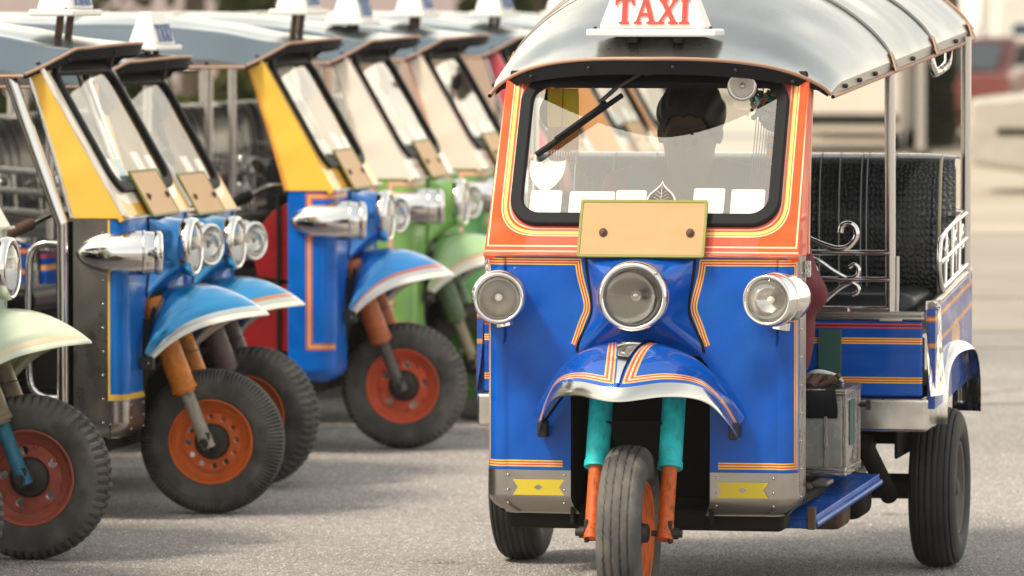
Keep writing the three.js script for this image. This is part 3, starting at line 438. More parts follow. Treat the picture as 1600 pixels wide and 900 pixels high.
  A('driver_seat', G('ds', () => join([rbox(0.5, 0.10, 0.36, 0.04, 0.02, 0.74, -1.03), rbox(0.42, 0.36, 0.10, 0.04, 0.02, 0.95, -1.26)])), M.vinylSmooth);
  A('seat_box', G('dsb', () => rbox(0.46, 0.36, 0.34, 0.02, 0.02, 0.51, -1.04)), o.redBox ? M.redPaint : M.dark);
  if (o.redBox) for (const s of [-1, 1]) A('kick_panel', G('kick' + s, () => { const g = extr(poly([[0.385, 0.72], [0.385, 1.05], [0.47, 1.0], [0.56, 0.88], [0.53, 0.74]]), 0.02, 0.004), g2 = extr(poly([[0.385, 0.43], [0.385, 0.70], [0.50, 0.70], [0.64, 0.56], [0.64, 0.43]]), 0.02, 0.004); const q = join([g, g2]); q.rotateY(Math.PI / 2); q.translate(s * 0.43, 0, 0); return q; }), M.redPaint);
  // passenger body
  const hw = 0.715;
  A('front_bulkhead', G('bulk', () => { const g = rbox(hw * 2, 0.245, 0.03, 0.008, 0, 0.722, -1.372); const p = g.attributes.position, uv = g.attributes.uv; for (let i = 0; i < p.count; i++) uv.setXY(i, Math.abs(p.getX(i)) / hw, (p.getY(i) - 0.60) / 0.245); return g; }), o.bulkMat);
  A('bulkhead_rim', G('brim', () => rbox(hw * 2 + 0.012, 0.03, 0.05, 0.006, 0, 0.858, -1.372)), M.steel);
  A('bumper', G('bump', () => join([rbox(hw * 2 + 0.04, 0.108, 0.03, 0.012, 0, 0.541, -1.352), rbox(0.03, 0.108, 0.26, 0.012, hw + 0.006, 0.541, -1.47), rbox(0.03, 0.108, 0.26, 0.012, -hw - 0.006, 0.541, -1.47)].map((g, i) => { const uv = g.attributes.uv; for (let k = 0; k < uv.count; k++) uv.setXY(k, uv.getX(k) * (i ? 0.26 : 1.45), uv.getY(k) * 0.11); return g; }))), M.chromeRough);
  A('passenger_floor', G('pfl', () => rbox(1.40, 0.05, 1.05, 0.01, 0, 0.60, -1.90)), M.dark);
  for (const s of [-1, 1]) {
    A('corner_strip', G('cst' + s, () => { const g = surf(6, 10, (u, v) => { const h = lerp(0.60, 0.905, v), fl = Math.pow(1 - v, 2) * 0.02; return [s * (lerp(0.722, 0.757, u) + fl), h, lerp(-1.40, -1.52, u) + 0.02 * (1 - v)]; }); return join([g, bolt(s * 0.752, 0.885, -1.45, 0.012)]); }), M.chromeRough);
    A('side_panel', G('sp' + s, () => { const sh = poly([[1.42, 0.56], [1.42, 0.875], [2.42, 0.955], [2.42, 0.60]]); const g = extr(sh, 0.02, 0.003), p = g.attributes.position, uv = g.attributes.uv; for (let i = 0; i < p.count; i++) uv.setXY(i, (p.getX(i) - 1.42), (p.getY(i) - 0.5) / 0.5); g.rotateY(Math.PI / 2); g.translate(s > 0 ? 0.728 : -0.748, 0, 0); return g; }), o.sideMat);
    A('side_rim', G('sr' + s, () => bar([s * 0.735, 0.885, -1.44], [s * 0.735, 0.963, -2.42], 0.016)), M.steel);
    A('rear_fender', G('rf' + s, () => { const arch = surf(50, 14, (u, v) => { const a = lerp(-0.02, Math.PI + 0.02, u), drop = 0.03 * Math.pow(v, 5), a2 = 0.345 - drop, b2 = 0.225 - drop, z = a2 * Math.sign(Math.cos(a)) * Math.pow(Math.abs(Math.cos(a)), 0.75); return [s * lerp(0.70, 0.765 + 0.035 * smooth(0.3, -0.1, z), v), 0.525 + b2 * Math.pow(Math.max(0, Math.sin(a)), 0.75) - 0.03 * smooth(0.1, 0, Math.sin(a)), -1.955 + z]; });
      const apron = surf(6, 8, (u, v) => [s * lerp(0.70, 0.765, u), lerp(0.54, 0.66, v), -1.612 - 0.04 * v - 0.03 * u * u]); return join([arch, apron]); }), M.chromeRough);
    A('wheel_arch', G('wa' + s, () => rbox(0.012, 0.36, 0.7, 0.02, s * 0.60, 0.56, -1.96)), M.dark);
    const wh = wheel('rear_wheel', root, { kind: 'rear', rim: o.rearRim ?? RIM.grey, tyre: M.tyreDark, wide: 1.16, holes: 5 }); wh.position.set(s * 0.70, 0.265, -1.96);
    A('side_grille', G('sg' + s, () => { const x = s * 0.742, P3 = (l) => l.map(([z, h]) => [x, h, -z]); return join([tube(P3([[2.3, 1.158], [1.95, 1.135], [1.66, 1.105], [1.60, 1.07], [1.59, 1.0], [1.63, 0.95], [1.70, 0.925]]), 0.009, 50, 8), bar([x, 0.935, -1.68], [x, 0.985, -2.32], 0.009), bar([x, 1.02, -1.62], [x, 1.075, -2.32], 0.008),
      ...[1.78, 2.0, 2.2].map((c) => tube(spiral(c, 1.05 + (c - 1.8) * 0.07, 0.048, 0.4, 1.3).map(([z, h]) => [x, h, -z]), 0.006, 40, 6)), ...[1.75, 1.93, 2.12].map((c) => bar([x, 0.93 + (c - 1.68) * 0.08, -c], [x, 1.12 + (c - 1.68) * 0.07, -c - 0.02], 0.006))]); }), M.chrome);
  }
  A('rear_axle', G('rax', () => join([bar([-0.66, 0.265, -1.96], [0.66, 0.265, -1.96], 0.042), new THREE.SphereGeometry(0.13, 20, 14).translate(0, 0.27, -1.96), ...[-0.42, 0.42].map((x) => tube([[x, 0.40, -1.5], [x, 0.30, -1.96], [x, 0.42, -2.4]], 0.028, 20, 6)), bar([0, 0.30, -1.0], [0, 0.28, -1.95], 0.03)])), M.oily);
  A('engine', G('eng', () => join([rbox(0.5, 0.22, 0.5, 0.04, 0.1, 0.40, -1.62), rbox(0.18, 0.14, 0.24, 0.04, 0.44, 0.27, -1.46), rbox(0.30, 0.20, 0.3, 0.05, -0.2, 0.32, -1.3), bar([0.35, 0.3, -1.3], [0.5, 0.27, -2.0], 0.035), bar([0.52, 0.45, -1.40], [0.56, 0.25, -1.75], 0.03)])), M.dark);
  A('underbody_guard', G('ubg', () => rbox(1.1, 0.14, 0.02, 0.005, 0, 0.45, -2.3)), M.dark);
  // seat
  const cush = part('seat_cushion', G('cush', () => { const g = rbox(1.36, 0.16, 0.56, 0.055, 0, 0.845, -1.76, 6); return g; }), M.vinylSmooth, root);
  const back = part('seat_back', G('sback', () => { const g = surf(90, 60, (u, v) => { const x = lerp(-0.722, 0.722, u), e = Math.pow(Math.abs(x) / 0.722, 14), a = lerp(-0.35, 2.6, v), h = 0.88 + 0.47 * smooth(0, 0.72, v) + 0.012 * Math.sin(clamp((v - 0.72) / 0.28) * Math.PI), puff = 0.05 * Math.sin(clamp(v / 0.72) * Math.PI), z = -2.05 - 0.09 * v + puff * (1 - e) - 0.06 * e - (v > 0.72 ? 0.14 * Math.pow((v - 0.72) / 0.28, 1.3) : 0); return [x, h - 0.012 * e, z]; }, (u, v) => [u * 2.88, v * 1.3]); return join([g, rbox(1.44, 0.45, 0.06, 0.03, 0, 1.11, -2.22)]); }), M.vinyl, root);
  for (const x of [-0.55, -0.42, -0.28, 0.28, 0.345, 0.418, 0.437, 0.53]) part('seat_stitch', G('stt' + x, () => { const p = []; for (let i = 0; i <= 24; i++) { const v = i / 24 * 0.8, puff = 0.05 * Math.sin(clamp(v / 0.72) * Math.PI), h = 0.88 + 0.47 * smooth(0, 0.72, v) + 0.012 * Math.sin(clamp((v - 0.72) / 0.28) * Math.PI); p.push([x + 0.01 * (1 - v), h + 0.001, -2.05 - 0.09 * v + puff - (v > 0.72 ? 0.14 * Math.pow((v - 0.72) / 0.28, 1.3) : 0) + 0.001]); } return tube(p, 0.0022, 40, 5); }), M.stitch, back);
  for (const s of [-1, 1]) part('seat_piping', G('spp' + s, () => { const p = []; for (let i = 0; i <= 24; i++) { const v = i / 24 * 0.8, h = 0.88 + 0.47 * smooth(0, 0.72, v), puff = 0.035 * Math.sin(clamp(v / 0.72) * Math.PI); p.push([s * 0.685, h, -2.048 - 0.09 * v + puff]); } return tube(p, 0.006, 40, 6); }), M.beading, back);
  // rails with scrolls in front of the passengers
  for (const s of [-1, 1]) A('scroll_rail', G('rail' + s, () => { const z = -1.36, pt = (l) => l.map(([x, h]) => [s * x, h, z]), l = []; for (const h of [1.06, 0.974, 0.882]) l.push(bar([s * 0.20, h, z], [s * 0.614, h, z], h > 0.9 ? 0.009 : 0.007));
    l.push(tube(pt([[0.25, 1.135], [0.33, 1.11], [0.40, 1.083], [0.445, 1.072], [0.48, 1.082], [0.502, 1.112], [0.497, 1.142], [0.475, 1.153], [0.455, 1.144], [0.451, 1.125]]), 0.010, 60, 8));
    l.push(tube(pt([[0.30, 1.055], [0.375, 1.035], [0.43, 1.0], [0.475, 0.978], [0.503, 0.985], [0.51, 1.008], [0.496, 1.022], [0.48, 1.012]]), 0.0075, 50, 8)); l.push(tube(pt([[0.33, 0.862], [0.40, 0.905], [0.45, 0.945], [0.485, 0.962], [0.508, 0.95], [0.507, 0.932], [0.49, 0.925]]), 0.0075, 50, 8));
    l.push(bar([s * 0.475, 0.882, z], [s * 0.475, 0.86, z], 0.009), bar([s * 0.22, 1.06, z], [s * 0.22, 0.86, z], 0.009), tube(pt(spiral(0.34, 1.0, 0.035, 0, 1.1)), 0.007, 30, 6)); return join(l); }), M.chrome);
  if (main) {
    const stp = sub('step', root);
    part('step_plate', (() => { const sh = poly([[0.30, 0.47], [0.495, 0.47], [0.585, 1.30], [0.30, 1.30]]), g = extr(sh, 0.014, 0.002), p = g.attributes.position; const uv = g.attributes.uv; for (let i = 0; i < p.count; i++) { const x = p.getX(i), y = p.getY(i), z = p.getZ(i); p.setXYZ(i, x, 0.268 + (y - 0.47) * 0.085 + z, -y); uv.setXY(i, x, y); } g.computeVertexNormals(); return g; })(), M.blueStep, stp);
    part('step_edge', join([bar([0.497, 0.258, -0.47], [0.587, 0.328, -1.3], 0.012), rbox(0.2, 0.03, 0.014, 0.004, 0.40, 0.262, -0.465)]), M.blueStep, stp); part('step_bracket', join([rbox(0.025, 0.07, 0.03, 0.004, 0.49, 0.28, -0.46), rbox(0.16, 0.10, 0.2, 0.03, 0.42, 0.24, -1.18), rbox(0.04, 0.10, 0.35, 0.01, 0.42, 0.31, -0.95)]), M.rust, stp);
    const bx = sub('battery_box', root);
    part('box_body', rbox(0.27, 0.245, 0.33, 0.008, 0.40, 0.515, -1.0), M.boxGrey ??= std(lin(0.36, 0.34, 0.32), 0.55, 0.25, { roughnessMap: grimeTex }), bx);
    part('box_trim', join([rbox(0.29, 0.028, 0.36, 0.004, 0.40, 0.395, -1.0), rbox(0.29, 0.02, 0.35, 0.004, 0.40, 0.645, -1.0), rbox(0.012, 0.25, 0.012, 0.003, 0.538, 0.52, -0.84), rbox(0.012, 0.25, 0.012, 0.003, 0.538, 0.52, -1.16), rbox(0.012, 0.25, 0.012, 0.003, 0.48, 0.52, -0.834)]), M.steel, bx);
    part('box_label', rbox(0.003, 0.14, 0.12, 0.001, 0.5375, 0.54, -1.02), std(lin(0.04, 0.10, 0.08), 0.6), bx); part('latch', join([bar([0.54, 0.585, -1.16], [0.572, 0.585, -1.15], 0.007), new THREE.BoxGeometry(0.014, 0.03, 0.02).translate(0.572, 0.585, -1.15)]), M.oily, bx);
    part('rubber_cover', surf(10, 12, (u, v) => { const x = lerp(0.27, 0.515, u) + 0.004 * Math.sin(v * 9), a = clamp(v * 1.8 - 0.8) * 1.35; return v < 0.45 ? [x, 0.662 + 0.008 * Math.sin(u * 7), lerp(-1.02, -0.84, v / 0.45)] : [x, 0.662 - 0.10 * Math.pow((v - 0.45) / 0.55, 1.2) + 0.008 * Math.sin(u * 7) * (1 - v), -0.83 + 0.012 * Math.sin((v - 0.45) / 0.55 * Math.PI)]; }), M.rubber, bx);
    const rr = rng(9), gl = []; for (let i = 0; i < 9; i++) gl.push(bar([0.40 + 0.1 * rr(), 0.66, -1.0 + 0.14 * rr()], [0.42 + 0.1 * rr(), 0.675 + 0.02 * rr(), -1.0 + 0.14 * rr()], 0.008 + 0.008 * rr())); part('terminal_clutter', join(gl), M.rust, bx); part('cable', join([tube([[0.38, 0.665, -0.98], [0.43, 0.70, -0.95], [0.49, 0.685, -0.99], [0.50, 0.66, -1.05]], 0.008, 30, 8), rbox(0.06, 0.022, 0.05, 0.008, 0.345, 0.675, -0.95)]), M.shieldSticker, bx);
    part('foot_rest', rbox(0.05, 0.016, 0.14, 0.007, 0.515, 0.385, -0.52).rotateX(0), M.forkDark, root);
    A('green_pane', rbox(0.075, 0.19, 0.008, 0.002, 0.42, 0.72, -1.345), std(lin(0.05, 0.12, 0.10), 0.2));
    A('foot_peg', join([rbox(0.05, 0.045, 0.06, 0.012, -0.505, 0.445, -0.55), bar([-0.5, 0.44, -0.55], [-0.40, 0.36, -0.55], 0.012)]), M.forkDark);
    A('cowl_hinge', join([rbox(0.03, 0.09, 0.03, 0.006, -0.492, 1.05, -0.33), rbox(0.02, 0.05, 0.02, 0.004, 0.49, 1.05, -0.36)]), M.chromeRough);
  }
  return shade(root);
}
// ---------------------------------------------------------------- the taxis
const bulkTex = (base, lines) => canvas(720, 250, (c, w, h) => { c.fillStyle = base; c.fillRect(0, 0, w, h); if (!lines) return; c.setTransform(w / 0.715, 0, 0, -h / 0.245, 0, h + 0.60 * h / 0.245);
  strokes(c, [[0.016, '#d8502c'], [0.005, '#5a2a6a']], (p) => { p.moveTo(0, 0.826); p.lineTo(0.72, 0.826); }); strokes(c, PIN, (p) => { p.moveTo(0.74, 0.778); p.lineTo(0.478, 0.778); p.lineTo(0.478, 0.652); p.lineTo(0.74, 0.652); }); grimeOver(c, w, h, 5, 40, '#aaa'); });
const sideTex = (base) => canvas(500, 250, (c, w, h) => { c.fillStyle = base; c.fillRect(0, 0, w, h); c.setTransform(w, 0, 0, -h / 0.5, 0, h + 0.5 * h / 0.5); strokes(c, [[0.02, '#d8663c'], [0.008, '#f0b060']], (p) => { p.moveTo(0, 0.845); p.lineTo(1, 0.925); }); strokes(c, [[0.016, '#e08a50']], (p) => { p.moveTo(0, 0.76); p.lineTo(1, 0.85); p.moveTo(0.75, 0.66); p.lineTo(0.75, 0.84); }); c.fillStyle = '#e8b080'; c.beginPath(); c.ellipse(0.55, 0.765, 0.11, 0.055, 0, 0, 7); c.fill(); });
const mp = (tex, o = {}) => paint(lin(1, 1, 1), { map: tex, ...o });
const GLOSS = { metalness: 0.25, roughness: 0.6, clearcoat: 1, specularIntensity: 0.6 };
const CAR = thing('tuk_tuk', 'blue and orange three-wheeled taxi driving towards us with red TAXI roof sign', 'tuk-tuk');
CAR.position.set(0.352, 0, -18.46); CAR.rotation.y = -11 * Math.PI / 180;
makeTaxi(CAR, { main: true, tread: 'rib', rim: RIM.orange, holes: 5, steer: 0.02, roll: 0.4,
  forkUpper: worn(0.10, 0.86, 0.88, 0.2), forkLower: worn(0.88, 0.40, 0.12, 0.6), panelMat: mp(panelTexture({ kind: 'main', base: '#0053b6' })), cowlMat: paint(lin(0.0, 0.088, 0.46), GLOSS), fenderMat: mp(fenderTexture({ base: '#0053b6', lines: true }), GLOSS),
  frameMat: mp(frameTexture({ kind: 'main', base: '#fb4d0c' })), pillarMat: paint(lin(0.84, 0.075, 0.012)), pillarTrim: paint(lin(0.7, 0.3, 0.2)), beltMat: paint(lin(0.70, 0.22, 0.14)), bulkMat: mp(bulkTex('#0053b6', true)), sideMat: mp(sideTex('#2f55a8')), rearRim: RIM.grey });

const GRP = 'tuk-tuks parked side by side in the row';
const white = paint(lin(0.74, 0.68, 0.60));
const CANDY = { metalness: 0.5, roughness: 0.55, clearcoat: 1, specularIntensity: 1 };
const CY = '#108cc8', styles = {
  ivory: { tread: 'block', rim: RIM.rusty, holes: 5, forkUpper: worn(0.62, 0.55, 0.42, 0.6), forkLower: worn(0.16, 0.50, 0.62, 0.4), panelMat: mp(panelTexture({ kind: 'edge', base: '#c9d2b8', line: '#e8c8a0' })), cowlMat: paint(lin(0.62, 0.66, 0.50)), fenderMat: mp(fenderTexture({ base: '#ccd6bd', tip: '#e8d8b8' })), rimMat: paint(lin(0.62, 0.66, 0.52)), frameMat: mp(frameTexture({ base: '#e8dcc0', ring: '#d88060' })), pillarMat: paint(lin(0.75, 0.66, 0.48)), bulkMat: mp(bulkTex('#b8c4a8')), sideMat: mp(sideTex('#a8b498')), gripMat: M.rust, tyreScale: 1.045, oneLamp: true, roll: 0.7 },
  cyan: { tread: 'fine', rim: RIM.orange, holes: 12, forkUpper: worn(0.98, 0.58, 0.14, 0.3), forkLower: worn(0.72, 0.68, 0.63, 0.6), panelMat: mp(panelTexture({ kind: 'edge', base: '#0068c0', line: '#f2bc3c' })), cowlMat: paint(lin(0.004, 0.20, 0.55), CANDY), fenderMat: mp(fenderTexture({ base: CY, tip: '#e6dfd0' }), CANDY), rimMat: paint(lin(0.78, 0.74, 0.66)), frameMat: mp(frameTexture({ base: '#f2b638', ring: '#f0e4cc', ringW: 0.045 })), pillarMat: paint(lin(0.95, 0.56, 0.09)), bulkMat: mp(bulkTex('#0a58ae', true)), sideMat: mp(sideTex('#2f55a8')), gripMat: M.rust, pole: true, pillarEdge: white, signY: 1.815, signZ: -0.55, roll: 0.2 },
  cyan2: { tread: 'block', rim: RIM.orange, holes: 12, forkUpper: worn(0.46, 0.36, 0.34, 0.6), forkLower: worn(0.2, 0.2, 0.2, 0.8), panelMat: mp(panelTexture({ kind: 'edge', base: '#006ec0', line: '#f2bc3c' })), cowlMat: paint(lin(0.006, 0.24, 0.52), CANDY), fenderMat: mp(fenderTexture({ base: '#1c92cc', tip: '#efe0cc', tipLine: '#e0935a' }), CANDY), rimMat: paint(lin(0.80, 0.72, 0.62)), frameMat: mp(frameTexture({ base: '#f0b040', ring: '#efd9b0', ringW: 0.045 })), pillarMat: paint(lin(0.95, 0.54, 0.11)), bulkMat: mp(bulkTex('#0a58ae', true)), sideMat: mp(sideTex('#2f55a8')), tyreScale: 1.06, signY: 1.742, signZ: -0.42, signW: 0.88 },
  blue: { tread: 'block', rim: RIM.red, holes: 5, toe: false, trim: false, forkUpper: worn(0.84, 0.43, 0.20, 0.5), forkLower: worn(0.40, 0.37, 0.34, 0.8), panelMat: mp(panelTexture({ kind: 'box', base: '#0062c4', lines: [[0.028, '#d06a50'], [0.009, '#f0b878']] })), cowlMat: paint(lin(0.003, 0.17, 0.58), CANDY), fenderMat: mp(fenderTexture({ base: '#0c88d4', tip: '#eee0d0', tipLine: '#dd7a5c' }), CANDY), rimMat: paint(lin(0.82, 0.76, 0.70)), frameMat: mp(frameTexture({ base: '#f2b93a', ring: '#f0c050', ring2: '#e8a060' })), pillarMat: paint(lin(0.97, 0.57, 0.08)), pillarTrim: paint(lin(0.8, 0.35, 0.06)), bulkMat: mp(bulkTex('#0450b0', true)), sideMat: mp(sideTex('#2f55a8')), redBox: true, signY: 1.815, signZ: -0.45, roll: 1.1 },
  lime: { tread: 'block', rim: RIM.green, holes: 5, trim: false, toe: false, forkUpper: worn(0.42, 0.52, 0.36, 0.5), forkLower: worn(0.75, 0.68, 0.55, 0.6), panelMat: mp(panelTexture({ kind: 'box', base: '#8cba5c', lines: [[0.026, '#dca080'], [0.009, '#f0d0b0']] })), cowlMat: paint(lin(0.24, 0.48, 0.12)), fenderMat: mp(fenderTexture({ base: '#a4c490', tip: '#eee0d0', tipLine: '#e0b090' })), rimMat: paint(lin(0.82, 0.76, 0.70)), frameMat: mp(frameTexture({ base: '#f0dccb', ring: '#f0e2d2', ring2: '#d89a86' })), pillarMat: paint(lin(0.92, 0.83, 0.71)), pillarTrim: paint(lin(0.80, 0.66, 0.58)), bulkMat: mp(bulkTex('#76b03e')), sideMat: mp(sideTex('#6a9a48')), gripMat: M.black, signY: 1.768, signZ: -0.57 },
  green: { tread: 'block', rim: RIM.green, holes: 5, trim: false, toe: false, forkUpper: worn(0.42, 0.52, 0.36, 0.5), forkLower: worn(0.75, 0.68, 0.55, 0.6), panelMat: mp(panelTexture({ kind: 'box', base: '#6aa860', lines: [[0.026, '#dca080'], [0.009, '#f0d0b0']] })), cowlMat: paint(lin(0.13, 0.38, 0.12)), fenderMat: mp(fenderTexture({ base: '#6aa866', tip: '#eee0d0', tipLine: '#e0b090' })), rimMat: paint(lin(0.82, 0.76, 0.70)), frameMat: mp(frameTexture({ base: '#f2d6c4', ring: '#f4e0d0', ring2: '#e2a48a' })), pillarMat: paint(lin(0.93, 0.79, 0.65)), pillarTrim: paint(lin(0.82, 0.45, 0.34)), bulkMat: mp(bulkTex('#4f9a48')), sideMat: mp(sideTex('#4a8a48')) },
  pink: { tread: 'block', rim: RIM.red, holes: 5, trim: false, toe: false, forkUpper: worn(0.6, 0.3, 0.2, 0.5), forkLower: worn(0.5, 0.5, 0.5, 0.6), panelMat: mp(panelTexture({ kind: 'plain', base: '#b8485a' })), cowlMat: paint(lin(0.45, 0.07, 0.10)), fenderMat: mp(fenderTexture({ base: '#b8485a', tip: '#eee0d0' })), rimMat: white, frameMat: mp(frameTexture({ base: '#d0566a', ring: '#e8b0a8' })), pillarMat: paint(lin(0.62, 0.10, 0.14)), bulkMat: mp(bulkTex('#b8485a')), sideMat: mp(sideTex('#a84a58')) },
  orange: { tread: 'block', rim: RIM.red, holes: 5, trim: false, toe: false, forkUpper: worn(0.6, 0.4, 0.2, 0.5), forkLower: worn(0.5, 0.5, 0.5, 0.6), panelMat: mp(panelTexture({ kind: 'plain', base: '#d8a080' })), cowlMat: paint(lin(0.62, 0.34, 0.22)), fenderMat: mp(fenderTexture({ base: '#d8a080', tip: '#eee0d0' })), rimMat: white, frameMat: mp(frameTexture({ base: '#e89a5c', ring: '#f0e0d0' })), pillarMat: paint(lin(0.84, 0.42, 0.18)), bulkMat: mp(bulkTex('#d8a080')), sideMat: mp(sideTex('#c89878')) },
};
// where the front wheel of each parked taxi stands, and its heading
const ROW = [
  ['ivory', -1.845, -18.98, 78, 0.0, 'pale tuk-tuk nearest to us, only its front tyre showing at the left edge'],
  ['ivory', -1.61, -20.51, 79, 0.02, 'pale green-white tuk-tuk with blue lower fork and rust-red wheel, front half at left edge'],
  ['cyan', -1.092, -22.38, 79, 0.08, 'blue and yellow tuk-tuk with chrome front pole and orange drilled wheel'],
  ['cyan2', -0.995, -23.65, 77, -0.22, 'blue and yellow tuk-tuk half hidden behind the one with the chrome pole'],
  ['blue', -0.450, -25.67, 80, 0.02, 'deep blue tuk-tuk with plain yellow pillar, red kick panel and red-orange wheel'],
  ['lime', -0.150, -27.43, 80, -0.1, 'lime green tuk-tuk with cream pillar behind the deep blue one'],
  ['green', 0.150, -29.1, 79.5, 0, 'darker green tuk-tuk with pinkish white pillar beside the lime one'],
  ['pink', 0.520, -30.5, 77, 0, 'pink-red tuk-tuk seen through the left of the windscreen of the driving taxi'],
  ['orange', 0.880, -32.0, 77, 0, 'pale orange tuk-tuk far along the row, seen through the windscreen left of the driver'],
  ['orange', 1.120, -33.6, 77, 0, 'pale orange tuk-tuk farthest along the row, pillar just left of the driver’s head'],
];
const built = {};
for (const [style, x, z, deg, steer, label] of ROW) {
  let t; const s = { ...styles[style], steer };
  if (built[style]) { t = built[style].clone(); t.name = numbered('tuk_tuk'); t.userData = { label, category: 'tuk-tuk', group: GRP }; scene.add(t); } else { t = thing('tuk_tuk', label, 'tuk-tuk', GRP); makeTaxi(t, s); built[style] = t; }
  if (style === 'cyan2') t.scale.setScalar(0.965);
  t.position.set(x, 0, z); t.rotation.y = deg * Math.PI / 180;
}

// ---------------------------------------------------------------- the driver and what hangs inside the windscreen
function fieldMesh(sdf, c, half, res) { // mesh of sdf < 0 in the cube c +- half
  const mc = new MarchingCubes(res, new THREE.MeshStandardMaterial(), false, false, 120000); mc.isolation = 0; const hs = res / 2;
  for (let k = 0; k < res; k++) for (let j = 0; j < res; j++) for (let i = 0; i < res; i++) mc.field[i + j * res + k * res * res] = -sdf(c[0] + (i - hs) / hs * half, c[1] + (j - hs) / hs * half, c[2] + (k - hs) / hs * half);
  mc.update(); const n = mc.count, g = new THREE.BufferGeometry();
  const p = mc.positionArray.slice(0, n * 3), q = mc.normalArray.slice(0, n * 3);
  for (let i = 0; i < n; i++) { p[i * 3] = p[i * 3] * half + c[0]; p[i * 3 + 1] = p[i * 3 + 1] * half + c[1]; p[i * 3 + 2] = p[i * 3 + 2] * half + c[2]; }
  g.setAttribute('position', new THREE.BufferAttribute(new Float32Array(p), 3)); g.setAttribute('normal', new THREE.BufferAttribute(new Float32Array(q), 3)); g.setAttribute('uv', new THREE.BufferAttribute(new Float32Array(n * 2), 2)); return g;
}
function cone(x, y, z, a, b, ra, rb) { const dx = b[0] - a[0], dy = b[1] - a[1], dz = b[2] - a[2], t = clamp(((x - a[0]) * dx + (y - a[1]) * dy + (z - a[2]) * dz) / (dx * dx + dy * dy + dz * dz)); return Math.hypot(x - a[0] - dx * t, y - a[1] - dy * t, z - a[2] - dz * t) - lerp(ra, rb, t); }
const smin = (a, b, k) => { const h = Math.max(k - Math.abs(a - b), 0) / k; return Math.min(a, b) - h * h * k * 0.25; };
const ell = (x, y, z, c, r) => { const k = Math.hypot((x - c[0]) / r[0], (y - c[1]) / r[1], (z - c[2]) / r[2]); return (k - 1) * Math.min(...r); };
